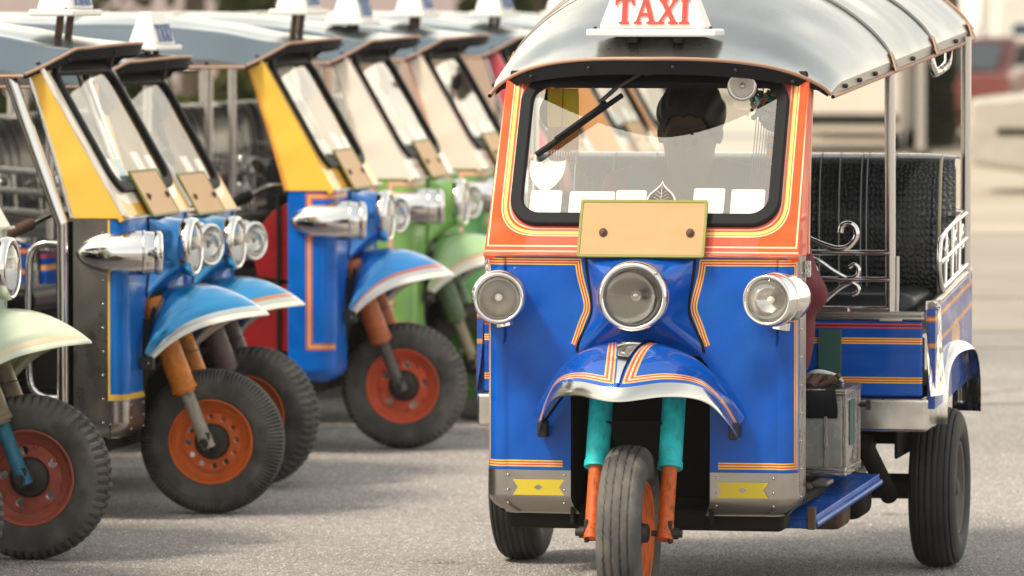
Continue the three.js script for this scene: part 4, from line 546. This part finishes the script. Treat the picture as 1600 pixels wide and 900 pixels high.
{
  const D = thing('person', 'driver with short black hair, dark vest and maroon sleeves behind the windscreen', 'person'); D.position.copy(CAR.position); D.rotation.copy(CAR.rotation);
  const J = { pel: [0.03, 0.86, -1.02], che: [0.03, 1.17, -1.0], nek: [0.03, 1.32, -0.965], hed: [0.032, 1.42, -0.93] };
  const arm = (s) => ({ sh: [0.03 + s * 0.215, 1.255, -0.985], el: [s > 0 ? 0.412 : -0.36, 0.955, -0.86], wr: [s * 0.385, 1.035, -0.665], hand: [s * 0.385, 1.05, -0.61] });
  const leg = (s) => ({ hi: [0.03 + s * 0.10, 0.83, -0.98], kn: [s > 0 ? 0.355 : -0.31, 0.70, -0.68], an: [s > 0 ? 0.31 : -0.27, 0.40, -0.60], toe: [s > 0 ? 0.31 : -0.27, 0.365, -0.49] });
  const torso = (x, y, z, e) => smin(smin(ell(x, y, z, [0.03, 1.14, -1.0], [0.205 + e, 0.24 + e, 0.125 + e]), ell(x, y, z, [0.03, 0.88, -1.02], [0.17 + e, 0.16 + e, 0.13 + e]), 0.12), cone(x, y, z, [-0.18, 1.255, -0.985], [0.24, 1.255, -0.985], 0.058 + e, 0.058 + e), 0.08);
  const arms = (x, y, z, e, cut) => Math.min(...[-1, 1].map((s) => { const a = arm(s); let d = smin(cone(x, y, z, a.sh, a.el, 0.062 + e, 0.047 + e), cone(x, y, z, a.el, a.wr, 0.045 + e, 0.032 + e), 0.03); return d; }));
  const legs = (x, y, z, e) => Math.min(...[-1, 1].map((s) => { const a = leg(s); return smin(cone(x, y, z, a.hi, a.kn, 0.085 + e, 0.06 + e), cone(x, y, z, a.kn, a.an, 0.058 + e, 0.038 + e), 0.04); }));
  const hands = (x, y, z) => { let d = 9; for (const s of [-1, 1]) { const a = arm(s); d = Math.min(d, cone(x, y, z, a.wr, [a.hand[0], a.hand[1] + 0.014, a.hand[2] + 0.004], 0.027, 0.03));
    for (let f = 0; f < 4; f++) { const fx = a.hand[0] + s * (f - 1.5) * 0.021, fy = a.hand[1] - s * 0 - (f - 1.5) * 0.006; d = smin(d, Math.min(cone(x, y, z, [fx, fy + 0.028, -0.615 - (f - 1.5) * 0.008], [fx, fy + 0.02, -0.575 - (f - 1.5) * 0.008], 0.0105, 0.0095), cone(x, y, z, [fx, fy + 0.02, -0.575 - (f - 1.5) * 0.008], [fx, fy - 0.022, -0.578 - (f - 1.5) * 0.008], 0.0095, 0.008)), 0.008); }
    d = smin(d, cone(x, y, z, [a.hand[0] - s * 0.03, a.hand[1] + 0.005, -0.63], [a.hand[0] - s * 0.05, a.hand[1] - 0.02, -0.585], 0.012, 0.009), 0.01); } return d; };
  const feet = (x, y, z) => Math.min(...[-1, 1].map((s) => { const a = leg(s); return cone(x, y, z, [a.an[0], a.an[1] - 0.03, a.an[2]], a.toe, 0.042, 0.03); }));
  const C = [0.032, 1.452, -0.925];
  const head = (x, y, z) => { let d = ell(x, y, z, [C[0], C[1] + 0.036, C[2] - 0.012], [0.089, 0.122, 0.105]); d = smin(d, ell(x, y, z, [C[0], C[1] - 0.065, C[2] + 0.022], [0.068, 0.084, 0.07]), 0.05);
    d = smin(d, cone(x, y, z, [C[0], C[1] - 0.02, C[2] + 0.094], [C[0], C[1] - 0.05, C[2] + 0.110], 0.010, 0.016), 0.02); d = smin(d, ell(x, y, z, [C[0], C[1] - 0.088, C[2] + 0.084], [0.026, 0.009, 0.010]), 0.012); d = smin(d, ell(x, y, z, [C[0], C[1] + 0.0, C[2] + 0.088], [0.06, 0.01, 0.014]), 0.02);
    for (const s of [-1, 1]) { d = smin(d, ell(x, y, z, [C[0] + s * 0.094, C[1] - 0.002, C[2] - 0.01], [0.012, 0.033, 0.02]), 0.012); d = -smin(-d, ell(x, y, z, [C[0] + s * 0.033, C[1] - 0.024, C[2] + 0.104], [0.017, 0.009, 0.014]), 0.01); }
    return smin(d, cone(x, y, z, [0.03, 1.28, -0.985], [C[0], C[1] - 0.07, C[2] - 0.02], 0.062, 0.056), 0.04); };
  const body = (x, y, z) => { let d = smin(torso(x, y, z, -0.012), head(x, y, z), 0.04); d = smin(d, arms(x, y, z, -0.010), 0.04); d = smin(d, legs(x, y, z, -0.012), 0.05); d = Math.min(d, feet(x, y, z)); return smin(d, hands(x, y, z), 0.012); };
  const skin = std(lin(0.10, 0.06, 0.036), 0.65), maroon = std(lin(0.14, 0.018, 0.028), 0.85, 0, { bumpMap: withRep(dentTex, 3), bumpScale: 0.004 }), jeans = std(lin(0.05, 0.30, 0.40), 0.9), vest = std(lin(0.035, 0.045, 0.065), 0.8), hairM = std(lin(0.007, 0.006, 0.006), 0.55);  // skin colour darkened to stand in for the shade inside the cab
  const b = part('body', fieldMesh(body, [0.03, 0.99, -0.85], 0.70, 130), skin, D);
  const wr = (x, y, z) => 0.006 * Math.sin(y * 38 + x * 21) * Math.sin(x * 30 - z * 26);
  part('shirt', fieldMesh((x, y, z) => { let d = smin(torso(x, y, z, 0.004), arms(x, y, z, 0.012), 0.05) + wr(x, y, z); d = smin(d, ell(x, y, z, [0.385, 0.88, -0.90], [0.05, 0.20, 0.09]), 0.05); const nk = cone(x, y, z, [0.03, 1.28, -0.95], [0.03, 1.5, -0.92], 0.068, 0.075); return Math.max(d, -nk, -(z < -0.70 ? 9 : 9) , Math.min(0.70 - y, 9)); }, [0.03, 1.0, -0.9], 0.56, 96), maroon, b);
  part('vest', fieldMesh((x, y, z) => { const d = torso(x, y, z, 0.018) + wr(x, y, z) * 0.7; const nk = cone(x, y, z, [0.03, 1.24, -0.90], [0.03, 1.5, -0.90], 0.07, 0.09); return Math.max(d, -nk, Math.abs(x - 0.03) - 0.235, 0.80 - y); }, [0.03, 1.05, -1.0], 0.34, 72), vest, b);
  part('trousers', fieldMesh((x, y, z) => { const d = smin(legs(x, y, z, 0.012) + wr(x, y, z) * 0.6, ell(x, y, z, [0.03, 0.84, -1.02], [0.18, 0.12, 0.14]), 0.06); return Math.max(d, 0.40 - y); }, [0.03, 0.72, -0.85], 0.52, 84), jeans, b);
  part('shoes', fieldMesh((x, y, z) => feet(x, y, z) - 0.008, [0.02, 0.40, -0.55], 0.42, 72), hairM, b);
  part('hair', fieldMesh((x, y, z) => { let d = ell(x, y, z, [C[0] + 0.004, C[1] + 0.060, C[2] - 0.014], [0.108, 0.112, 0.122]) + 0.005 * Math.sin(x * 90 + z * 30) * Math.sin(y * 70 + z * 60); const face = Math.max(y - C[1] - 0.052 - 0.004 * Math.sin(x * 160), 0) * 9 + ell(x, y, z, [C[0] + 0.002, C[1] - 0.045, C[2] + 0.13], [0.100, 0.122, 0.12]); return Math.max(d, -face, C[1] - 0.035 - y + (z > C[2] - 0.02 ? 0.02 : -0.05)); }, [C[0], C[1] + 0.03, C[2] - 0.02], 0.15, 64), hairM, b);
  for (const s of [-1, 1]) { part('eye', new THREE.SphereGeometry(0.0105, 14, 10).translate(C[0] + s * 0.033, C[1] - 0.026, C[2] + 0.087), hairM, b); part('eyebrow', tube([[C[0] + s * 0.016, C[1] - 0.005, C[2] + 0.100], [C[0] + s * 0.034, C[1] + 0.0, C[2] + 0.096], [C[0] + s * 0.055, C[1] - 0.005, C[2] + 0.083]], 0.0045, 14, 6), hairM, b); }
  shade(D);
}
const inCar = (o) => { o.position.copy(CAR.position); o.rotation.copy(CAR.rotation); return shade(o); };
{
  const y = std(lin(0.85, 0.68, 0.04), 0.8, 0), yo = std(lin(0.50, 0.22, 0.04), 0.85), fr = std(lin(0.45, 0.16, 0.13), 0.9), teal = std(lin(0.02, 0.20, 0.22), 0.5), am = std(lin(0.45, 0.18, 0.05), 0.5), pk = std(lin(0.50, 0.28, 0.27), 0.85), strand = std(lin(0.05, 0.10, 0.16), 0.6);
  const p = thing('pennant', 'yellow cloth pennant with fringe hanging inside the windscreen behind the wiper', 'pennant');
  const cl = (h0, h1) => surf(16, 20, (u, v) => [lerp(-0.362, -0.264, u), lerp(h0, h1, v), -0.60 + 0.006 * Math.sin(u * 9 + v * 4)]);
  part('cloth', cl(1.475, 1.595), y, p); part('lower_band', cl(1.405, 1.475), yo, p); part('fringe', (() => { const l = []; for (let i = 0; i < 24; i++) l.push(bar([lerp(-0.36, -0.266, i / 23), 1.405, -0.60], [lerp(-0.362, -0.266, i / 23) + 0.004 * Math.sin(i * 3), 1.36, -0.598], 0.0014, 0.0014, 5)); return join(l); })(), fr, p); part('cord', bar([-0.313, 1.595, -0.6], [-0.313, 1.70, -0.6], 0.0025), M.black, p); inCar(p);
  const g = thing('bead_garland', 'teal and amber bead garland with long strands hanging behind the right windscreen corner', 'garland');
  const r = rng(4), b1 = [], b2 = [], s1 = []; for (let i = 0; i < 70; i++) { const x = 0.285 + 0.075 * r(), h = 1.50 + 0.09 * r(); (r() < 0.6 ? b1 : b2).push(bolt(x, h, -0.58 + 0.03 * r(), 0.006 + 0.005 * r())); }
  for (let i = 0; i < 7; i++) { const x = 0.292 + i * 0.0085; s1.push(tube([[x + 0.008, 1.52, -0.57], [x, 1.42, -0.57], [x - 0.012 - 0.001 * i, 1.30, -0.565], [x - 0.014, 1.22, -0.56]], 0.0016, 24, 5)); } for (let i = 0; i < 26; i++) (i % 3 ? b2 : b1).push(bolt(0.345 + 0.03 * r(), 1.26 + 0.18 * r(), -0.55, 0.008 + 0.009 * r()));
  part('teal_beads', b1, teal, g); part('amber_beads', b2, am, g); part('strands', s1, strand, g); part('cord', bar([0.32, 1.58, -0.57], [0.32, 1.72, -0.57], 0.002), M.black, g); inCar(g);
  const t = thing('tassel', 'small pink tassel hanging low behind the shield sticker', 'tassel');
  part('tassel_skirt', lathe([[0.003, 1.375], [0.010, 1.36], [0.016, 1.33], [0.022, 1.29], [0.024, 1.265], [0.001, 1.265]], 16).translate(-0.288, 0, -0.52), pk, t); part('cord', tube([[-0.288, 1.375, -0.52], [-0.30, 1.40, -0.53], [-0.31, 1.50, -0.57], [-0.31, 1.70, -0.6]], 0.002, 20, 5), yo, t); inCar(t);
}

// ---------------------------------------------------------------- the street
{
  const N = 2048, big = noise(512, 4, 51, 6, 0.6), fine = noise(N / 2, 512, 61, 2, 0.9), r = rng(71), px = new Float32Array(N * N);
  for (let i = 0; i < N * N; i++) px[i] = r();
  const d = new Uint8Array(N * N * 4), bmp = new Uint8Array(N * N * 4);
  for (let y = 0; y < N; y++) for (let x = 0; x < N; x++) {
    const i = y * N + x, f = fine[(y >> 1) * (N / 2) + (x >> 1)], b = stretch(big[(y >> 2) * 512 + (x >> 2)], 1.7), s = f * 0.5 + px[i] * 0.5;
    let v = 0.285 * lerp(0.72, 1.14, b) * (0.62 + 0.76 * stretch(s, 1.8)); if (s > 0.68) v *= 1.3; if (s < 0.28) v *= 0.6;
    const enc = (c) => 255 * clamp(Math.pow(clamp(c), 1 / 2.2)); d[i * 4] = enc(v * 1.06); d[i * 4 + 1] = enc(v * 0.97); d[i * 4 + 2] = enc(v * 0.915); d[i * 4 + 3] = 255;
    bmp[i * 4] = bmp[i * 4 + 1] = bmp[i * 4 + 2] = 255 * stretch(s, 1.4); bmp[i * 4 + 3] = 255;
  }
  for (let k = 0; k < 46; k++) { // oil drips and darker scuffs soaked into the surface
    const cx = r() * N, cy = r() * N, long = k % 3 === 0, ra = (long ? 60 + 130 * r() : 8 + 34 * r()), rb = long ? 10 + 14 * r() : ra * (0.6 + 0.4 * r()), an = r() * 3.14, ca = Math.cos(an), sa = Math.sin(an), dep = 0.10 + 0.30 * r() * (long ? 0.5 : 1), m = Math.ceil(ra) + 2;
    for (let y = -m; y <= m; y++) for (let x = -m; x <= m; x++) { const u = (x * ca + y * sa) / ra, v = (-x * sa + y * ca) / rb, q = u * u + v * v; if (q > 1) continue; const i = (((cy + y + N) | 0) % N * N + ((cx + x + N) | 0) % N) * 4, f = 1 - dep * Math.pow(1 - q, 0.7); d[i] *= f; d[i + 1] *= f; d[i + 2] *= f; }
  }
  const mk = (a, srgb) => { const t = new THREE.DataTexture(a, N, N); t.wrapS = t.wrapT = THREE.RepeatWrapping; t.magFilter = THREE.LinearFilter; if (srgb) t.colorSpace = THREE.SRGBColorSpace; t.repeat.set(1 / 6.2, 1 / 6.2); t.needsUpdate = true; return t; };
  const asphalt = std(lin(1, 1, 1), 0.9, 0, { map: mk(d, true), bumpMap: mk(bmp), bumpScale: 0.006 });
  const g = new THREE.PlaneGeometry(500, 500); g.rotateX(-Math.PI / 2); const uv = g.attributes.uv, p = g.attributes.position; for (let i = 0; i < uv.count; i++) uv.setXY(i, p.getX(i), p.getZ(i)); g.translate(0, 0, -200);
  structure('road', g, asphalt);
  const glareRoad = std(lin(0.44, 0.37, 0.29), 0.85, 0, { map: dataTex(512, (x, y, i) => lerp(0.86, 1, stretch(nGrime[i], 2)), true, 0.2) });  // paler ground colour stands in for grazing glare on the far road
  const g2 = new THREE.PlaneGeometry(300, 130); g2.rotateX(-Math.PI / 2); const u2 = g2.attributes.uv, p2 = g2.attributes.position; for (let i = 0; i < u2.count; i++) u2.setXY(i, p2.getX(i), p2.getZ(i)); g2.translate(0, 0.004, -50 - 65);
  structure('far_road_glare', g2, glareRoad);
  const g3 = new THREE.PlaneGeometry(300, 15); g3.rotateX(-Math.PI / 2); const u3 = g3.attributes.uv, p3 = g3.attributes.position; for (let i = 0; i < u3.count; i++) u3.setXY(i, p3.getX(i), p3.getZ(i)); g3.translate(0, 0.004, -42.4);
  structure('mid_road_glare', g3, std(lin(0.33, 0.285, 0.24), 0.88, 0, { map: dataTex(512, (x, y, i) => lerp(0.86, 1, stretch(nGrime[i], 2)), true, 0.2) }));  // half-pale strip, easing the asphalt into the painted glare beyond
  const worn1 = std(lin(0.40, 0.36, 0.30), 0.9, 0, { bumpMap: mk(bmp), bumpScale: 0.004 });
  const line = (x0, x1, z, w) => { const q = new THREE.PlaneGeometry(x1 - x0, w); q.rotateX(-Math.PI / 2); q.translate((x0 + x1) / 2, 0.004, z); return q; };
  structure('road_marking', join([line(0.6, 9, -28.6, 0.12), line(0.8, 9, -33.3, 0.14), line(0.9, 9, -39, 0.14)]), worn1);
}
{
  const N = 260000, r = rng(501), geo = new THREE.IcosahedronGeometry(1, 0), m = new THREE.InstancedMesh(geo, std(lin(1, 1, 1), 0.85), N), q = new THREE.Object3D(), c = new THREE.Color();
  for (let i = 0; i < N; i++) {
    const z = 17.4 + 14.5 * Math.pow(r(), 1.5), hw = z * 0.0875 + 0.15, x = (r() * 2 - 1) * hw, k = 0.0028 + 0.0032 * r() * r();
    q.position.set(x, -k * 0.4, -z); q.rotation.set(r() * 6, r() * 6, r() * 6); q.scale.set(k, k * (0.6 + 0.4 * r()), k); q.updateMatrix(); m.setMatrixAt(i, q.matrix);
    const t = r(), v = t < 0.18 ? 0.58 : t < 0.27 ? 0.14 : 0.33, w = v * (0.75 + 0.5 * r()); m.setColorAt(i, c.setRGB(w * 1.05, w * 0.97, w * 0.92));
  }
  m.name = 'asphalt_aggregate'; m.userData = { kind: 'stuff', label: 'small stone grains standing out of the asphalt', category: 'gravel' }; m.castShadow = m.receiveShadow = true; scene.add(m);
}
// leaves for hedges and trees
function leaves(n, seed, place, size) {
  const r = rng(seed), pos = [], nor = [], uv = [], q = V(), a = V(), b = V(), c = V();
  for (let i = 0; i < n; i++) { const p = place(r); a.set(r() - 0.5, r() - 0.5, r() - 0.5).normalize(); q.set(r() - 0.5, r() - 0.2, r() - 0.5).normalize(); b.crossVectors(a, q).normalize(); c.crossVectors(b, a).normalize(); const s = size * (0.6 + 0.8 * r());
    const P4 = [[-0.5, 0], [0, -0.35], [0.6, 0], [0, 0.35]].map(([u, v]) => [p[0] + s * (a.x * u + b.x * v), p[1] + s * (a.y * u + b.y * v), p[2] + s * (a.z * u + b.z * v)]);
    for (const k of [0, 1, 2, 0, 2, 3]) { pos.push(...P4[k]); nor.push(c.x, c.y, c.z); uv.push(0, 0); } }
  const g = new THREE.BufferGeometry(); g.setAttribute('position', new THREE.Float32BufferAttribute(pos, 3)); g.setAttribute('normal', new THREE.Float32BufferAttribute(nor, 3)); g.setAttribute('uv', new THREE.Float32BufferAttribute(uv, 2)); return g;
}
const leafM = [lin(0.40, 0.55, 0.12), lin(0.26, 0.40, 0.08), lin(0.52, 0.60, 0.20)].map((c) => new THREE.MeshPhysicalMaterial({ color: c, roughness: 0.8, transmission: 0.45, thickness: 0 })), bark = std(lin(0.10, 0.075, 0.055), 0.9);
function tree(x, z, h, rad, seed, label) {
  const t = thing('street_tree', label, 'tree', 'trees'); delete t.userData.group; t.position.set(x, 0, z); const r = rng(seed);
  const limbs = [bar([0, 0, 0], [0.1, h * 0.5, 0.05], 0.22, 0.13)], blobs = [];
  for (let i = 0; i < 16; i++) { const a = r() * 7, e = h * (0.42 + 0.5 * r()), q = rad * (0.3 + 0.6 * r()); const c = [Math.cos(a) * q, e, Math.sin(a) * q]; limbs.push(bar([0.08, h * (0.3 + 0.2 * r()), 0.04], c, 0.07, 0.02, 8)); blobs.push([...c, rad * (0.3 + 0.25 * r())]); }
  part('trunk', limbs, bark, t); for (let k = 0; k < 3; k++) part('crown', leaves(1500, seed + k, (r) => { const b = blobs[Math.floor(r() * blobs.length)], u = V(r() - 0.5, r() - 0.5, r() - 0.5).normalize().multiplyScalar(b[3] * Math.pow(r(), 0.4)); return [b[0] + u.x, b[1] + u.y, b[2] + u.z]; }, 0.26), leafM[k], t);
  return shade(t);
}
function hedge(x0, x1, z, h, seed, label, w = 0.5) {
  const t = thing('hedge', label, 'hedge'); t.position.set((x0 + x1) / 2, 0, z); const L = x1 - x0, r = rng(seed), stems = [];
  for (let i = 0; i < L * 3; i++) { const x = (r() - 0.5) * L; stems.push(bar([x, 0, (r() - 0.5) * w], [x + 0.2 * (r() - 0.5), h * 0.85, (r() - 0.5) * w], 0.014, 0.006, 6)); }
  part('stems', stems, bark, t); for (let k = 0; k < 3; k++) part('foliage', leaves(Math.round(330 * L * h), seed + k, (r) => { const x = (r() - 0.5) * L, y = r(); return [x, 0.04 + y * h * (0.85 + 0.15 * Math.sin(x * 5 + k)), (r() - 0.5) * w]; }, 0.15), leafM[k], t); return shade(t);
}
function wallOf(x0, x1, z, h, label, col) {
  const t = thing('boundary_wall', label, 'wall'); t.position.set((x0 + x1) / 2, 0, z); const L = x1 - x0, m = std(col, 0.9, 0, { map: grimeTex.clone(), });
  m.map = null; m.bumpMap = withRep(grimeTex, 0.5); m.bumpScale = 0.004; part('wall_body', rbox(L, h, 0.2, 0.01, 0, h / 2, 0), m, t); part('coping', rbox(L + 0.06, 0.08, 0.3, 0.015, 0, h + 0.04, 0), std(lin(0.42, 0.38, 0.33), 0.85), t); for (let x = -L / 2 + 0.2; x < L / 2; x += 2) part('pier', rbox(0.28, h + 0.02, 0.3, 0.01, x, h / 2, 0), m, t); return shade(t);
}
// cars: side profile extruded, with glazing, wheels, lights
function car(label, category, o) {
  const t = thing(o.name, label, category); t.position.set(o.x, 0, o.z); t.rotation.y = o.turn; const W = o.w ?? 1.7, pm = o.paint;
  const lower = new THREE.Shape(); o.lower.forEach((p, i) => (i ? lower.lineTo(p[0], p[1]) : lower.moveTo(p[0], p[1]))); lower.closePath();
  const prep = (sh, w, b) => { const g = extr(sh, w - b * 2, b, 12); g.translate(0, 0, -(w - b * 2) / 2); return g; };
  part('body', prep(lower, W, 0.06), pm, t);
  if (o.cabin) { part('cabin', prep(poly(o.cabin), W - 0.22, 0.05), pm, t); for (const gl of o.glass) part('window', gl(W), M.carGlass ??= new THREE.MeshPhysicalMaterial({ color: lin(0.02, 0.025, 0.03), roughness: 0.06, clearcoat: 1 }), t); }
  for (const x of o.axles) for (const s of [-1, 1]) { const w = sub('wheel', t); part('tyre', new THREE.TorusGeometry(0.23, 0.085, 14, 32).translate(x, 0.315, s * (W / 2 - 0.1)), M.tyreDark, w); part('rim', lathe([[0.02, 0.03], [0.08, 0.035], [0.17, 0.02], [0.19, 0.05], [0.2, 0.05]], 24).rotateX(s * Math.PI / 2).translate(x, 0.315, s * (W / 2 - 0.06)), M.tube, w); }
  for (const l of o.lights ?? []) part(l[0], rbox(...l[1]), l[2], t);
  for (const l of o.extra ?? []) part(l[0], l[1], l[2], t);
  return shade(t);
}
const tail = std(lin(0.60, 0.02, 0.02), 0.25), lampW = std(lin(0.8, 0.78, 0.74), 0.2), plateW = std(lin(0.7, 0.68, 0.62), 0.5);
const sedanLower = [[-2.15, 0.34], [-2.2, 0.55], [-2.16, 0.88], [-1.5, 0.96], [1.1, 0.95], [2.05, 0.80], [2.2, 0.6], [2.2, 0.34], [1.75, 0.28], [-1.7, 0.28]];
const sedanCabin = [[-1.75, 0.93], [-1.1, 1.38], [0.25, 1.40], [1.1, 0.93]];
const sedanGlass = [(W) => { const g = extr(poly([[-1.45, 0.97], [-1.0, 1.31], [-0.42, 1.33], [-0.42, 0.97]]), W - 0.2); return g.translate(0, 0, -(W - 0.2) / 2); }, (W) => { const g = extr(poly([[-0.36, 0.97], [-0.36, 1.33], [0.2, 1.33], [0.82, 0.97]]), W - 0.2); return g.translate(0, 0, -(W - 0.2) / 2); }, (W) => surf(6, 6, (u, v) => [lerp(-1.78, -1.14, v) - 0.05, lerp(0.98, 1.34, v) + 0.03, lerp(-0.58, 0.58, u)]), (W) => surf(6, 6, (u, v) => [lerp(1.12, 0.36, v) + 0.03, lerp(0.98, 1.34, v) + 0.03, lerp(-0.6, 0.6, u)])];
const sedan = (o) => ({ name: 'parked_car', lower: sedanLower, cabin: sedanCabin, glass: sedanGlass, axles: [-1.35, 1.35], lights: [['tail_light', [0.06, 0.16, 0.36, 0.02, -2.17, 0.76, 0.56], tail], ['tail_light', [0.06, 0.16, 0.36, 0.02, -2.17, 0.76, -0.56], tail], ['number_plate', [0.03, 0.12, 0.4, 0.01, -2.2, 0.55, 0], plateW], ['headlight', [0.1, 0.12, 0.36, 0.02, 2.06, 0.7, 0.56], lampW], ['headlight', [0.1, 0.12, 0.36, 0.02, 2.06, 0.7, -0.56], lampW], ['bumper', [0.12, 0.16, 1.66, 0.05, -2.18, 0.46, 0], M.dark], ['side_moulding', [3.9, 0.07, 1.74, 0.02, 0, 0.62, 0], M.dark]], ...o });
car('silver car at the right edge of the street, tail towards the taxi', 'car', sedan({ x: 6.80, z: -61, turn: -0.12, paint: paint(lin(0.50, 0.46, 0.40), { metalness: 0.3 }) }));
car('red car with large red tail light in the distance beyond the taxi’s rear post', 'car', sedan({ x: 6.35, z: -84, turn: 1.32, paint: paint(lin(0.22, 0.07, 0.06)) }));
const boxLower = [[-2.2, 0.35], [-2.22, 1.25], [-2.15, 2.05], [1.5, 2.08], [2.05, 1.3], [2.3, 1.15], [2.32, 0.4], [1.9, 0.3], [-1.8, 0.3]];
const vanSpec = (o) => ({ name: 'parked_van', lower: boxLower, axles: [-1.45, 1.45], w: 1.75, lights: [['tail_light', [0.05, 0.3, 0.14, 0.02, -2.22, 0.95, 0.78], tail], ['tail_light', [0.05, 0.3, 0.14, 0.02, -2.22, 0.95, -0.78], tail], ['bumper', [0.14, 0.16, 1.7, 0.05, -2.22, 0.44, 0], M.dark]], extra: [['window_band', rbox(2.9, 0.34, 1.80, 0.04, -0.55, 1.42, 0), M.bandGlass ??= std(lin(0.03, 0.05, 0.09), 0.15)], ['rear_window', rbox(0.06, 0.42, 1.4, 0.03, -2.19, 1.5, 0), M.bandGlass], ['windscreen', surf(6, 6, (u, v) => [lerp(2.12, 1.62, v), lerp(1.34, 2.0, v), lerp(-0.75, 0.75, u)]), M.bandGlass], ['number_plate', rbox(0.03, 0.12, 0.42, 0.01, -2.23, 0.7, 0.0), plateW]], ...o });
car('white van with dark window band at the top right of the street', 'van', vanSpec({ x: 9.6, z: -95, turn: 0.06, paint: paint(lin(0.74, 0.72, 0.66)) }));
car('pale van seen between the taxi’s orange pillar and its middle post', 'van', vanSpec({ x: 4.25, z: -79, turn: 1.45, paint: paint(lin(0.70, 0.62, 0.54)) }));
car('dark green car in the shade beyond the middle post of the driving taxi', 'car', sedan({ x: 5.25, z: -88, turn: 1.5, paint: paint(lin(0.03, 0.05, 0.045)) }));
car('cream car far down the street between the red car and the white van', 'car', sedan({ x: 8.9, z: -87, turn: 0.1, paint: paint(lin(0.66, 0.60, 0.50)) }));
for (const [x, z, label] of [[4.92, -74, 'thin grey post beside the pale van'], [6.9, -90, 'thin grey post behind the red car']]) { const p = thing('street_post', label, 'post'); p.position.set(x, 0, z); part('pole', bar([0, 0, 0], [0, 4.5, 0], 0.05, 0.035), M.tube, p); part('base', rbox(0.22, 0.12, 0.22, 0.02, 0, 0.06, 0), M.oily, p); shade(p); }
hedge(5.15, 5.75, -80, 1.6, 700, 'dark green shrubs left of the red car', 0.8);
tree(5.75, -82, 6.5, 1.6, 801, 'tree with dark trunk left of the red car');
wallOf(-2.15, 0.25, -58, 1.62, 'plain pinkish wall behind the yellow-pillared deep blue tuk-tuk', lin(0.42, 0.31, 0.25));
hedge(-5.2, -2.2, -57, 1.25, 900, 'green hedge beyond the roof of the half hidden blue tuk-tuk', 0.6);
hedge(-3.45, -2.75, -72, 2.5, 911, 'green bush showing above the roof of the yellow-pillared tuk-tuk', 0.6); hedge(-0.62, 0.22, -72, 2.5, 921, 'green bush showing above the roofs just left of the driving taxi', 0.6);
tree(-4.6, -88, 6, 2.2, 811, 'leafy tree above the roof of the yellow-pillared tuk-tuk'); tree(0.25, -86, 6, 1.5, 821, 'leafy tree above the roofs left of the driving taxi'); tree(-6.6, -92, 6.5, 1.7, 831, 'leafy tree above the roofs at the top left');
{ // low building far behind the row
  const t = thing('building', 'mauve grey building far behind the row of roofs', 'building'); t.position.set(-6, 0, -118); const m = std(lin(0.40, 0.33, 0.33), 0.9, 0, { bumpMap: grimeTex, bumpScale: 0.01 });
  part('wall', rbox(16, 7, 8, 0.05, 0, 3.5, -4), m, t); part('roof', rbox(16.6, 0.25, 8.6, 0.05, 0, 7.1, -4), std(lin(0.3, 0.27, 0.25), 0.9), t);
  for (let f = 0; f < 2; f++) for (let i = 0; i < 7; i++) { const w = sub('window', t); part('frame', rbox(1.3, 1.4, 0.12, 0.02, -6.6 + i * 2.2, 3.1 + f * 2.6, 0.02), M.signWhite, w); part('pane', rbox(1.1, 1.2, 0.06, 0.01, -6.6 + i * 2.2, 3.1 + f * 2.6, 0.07), M.bandGlass, w); } shade(t);
}
renderer.render(scene, camera);
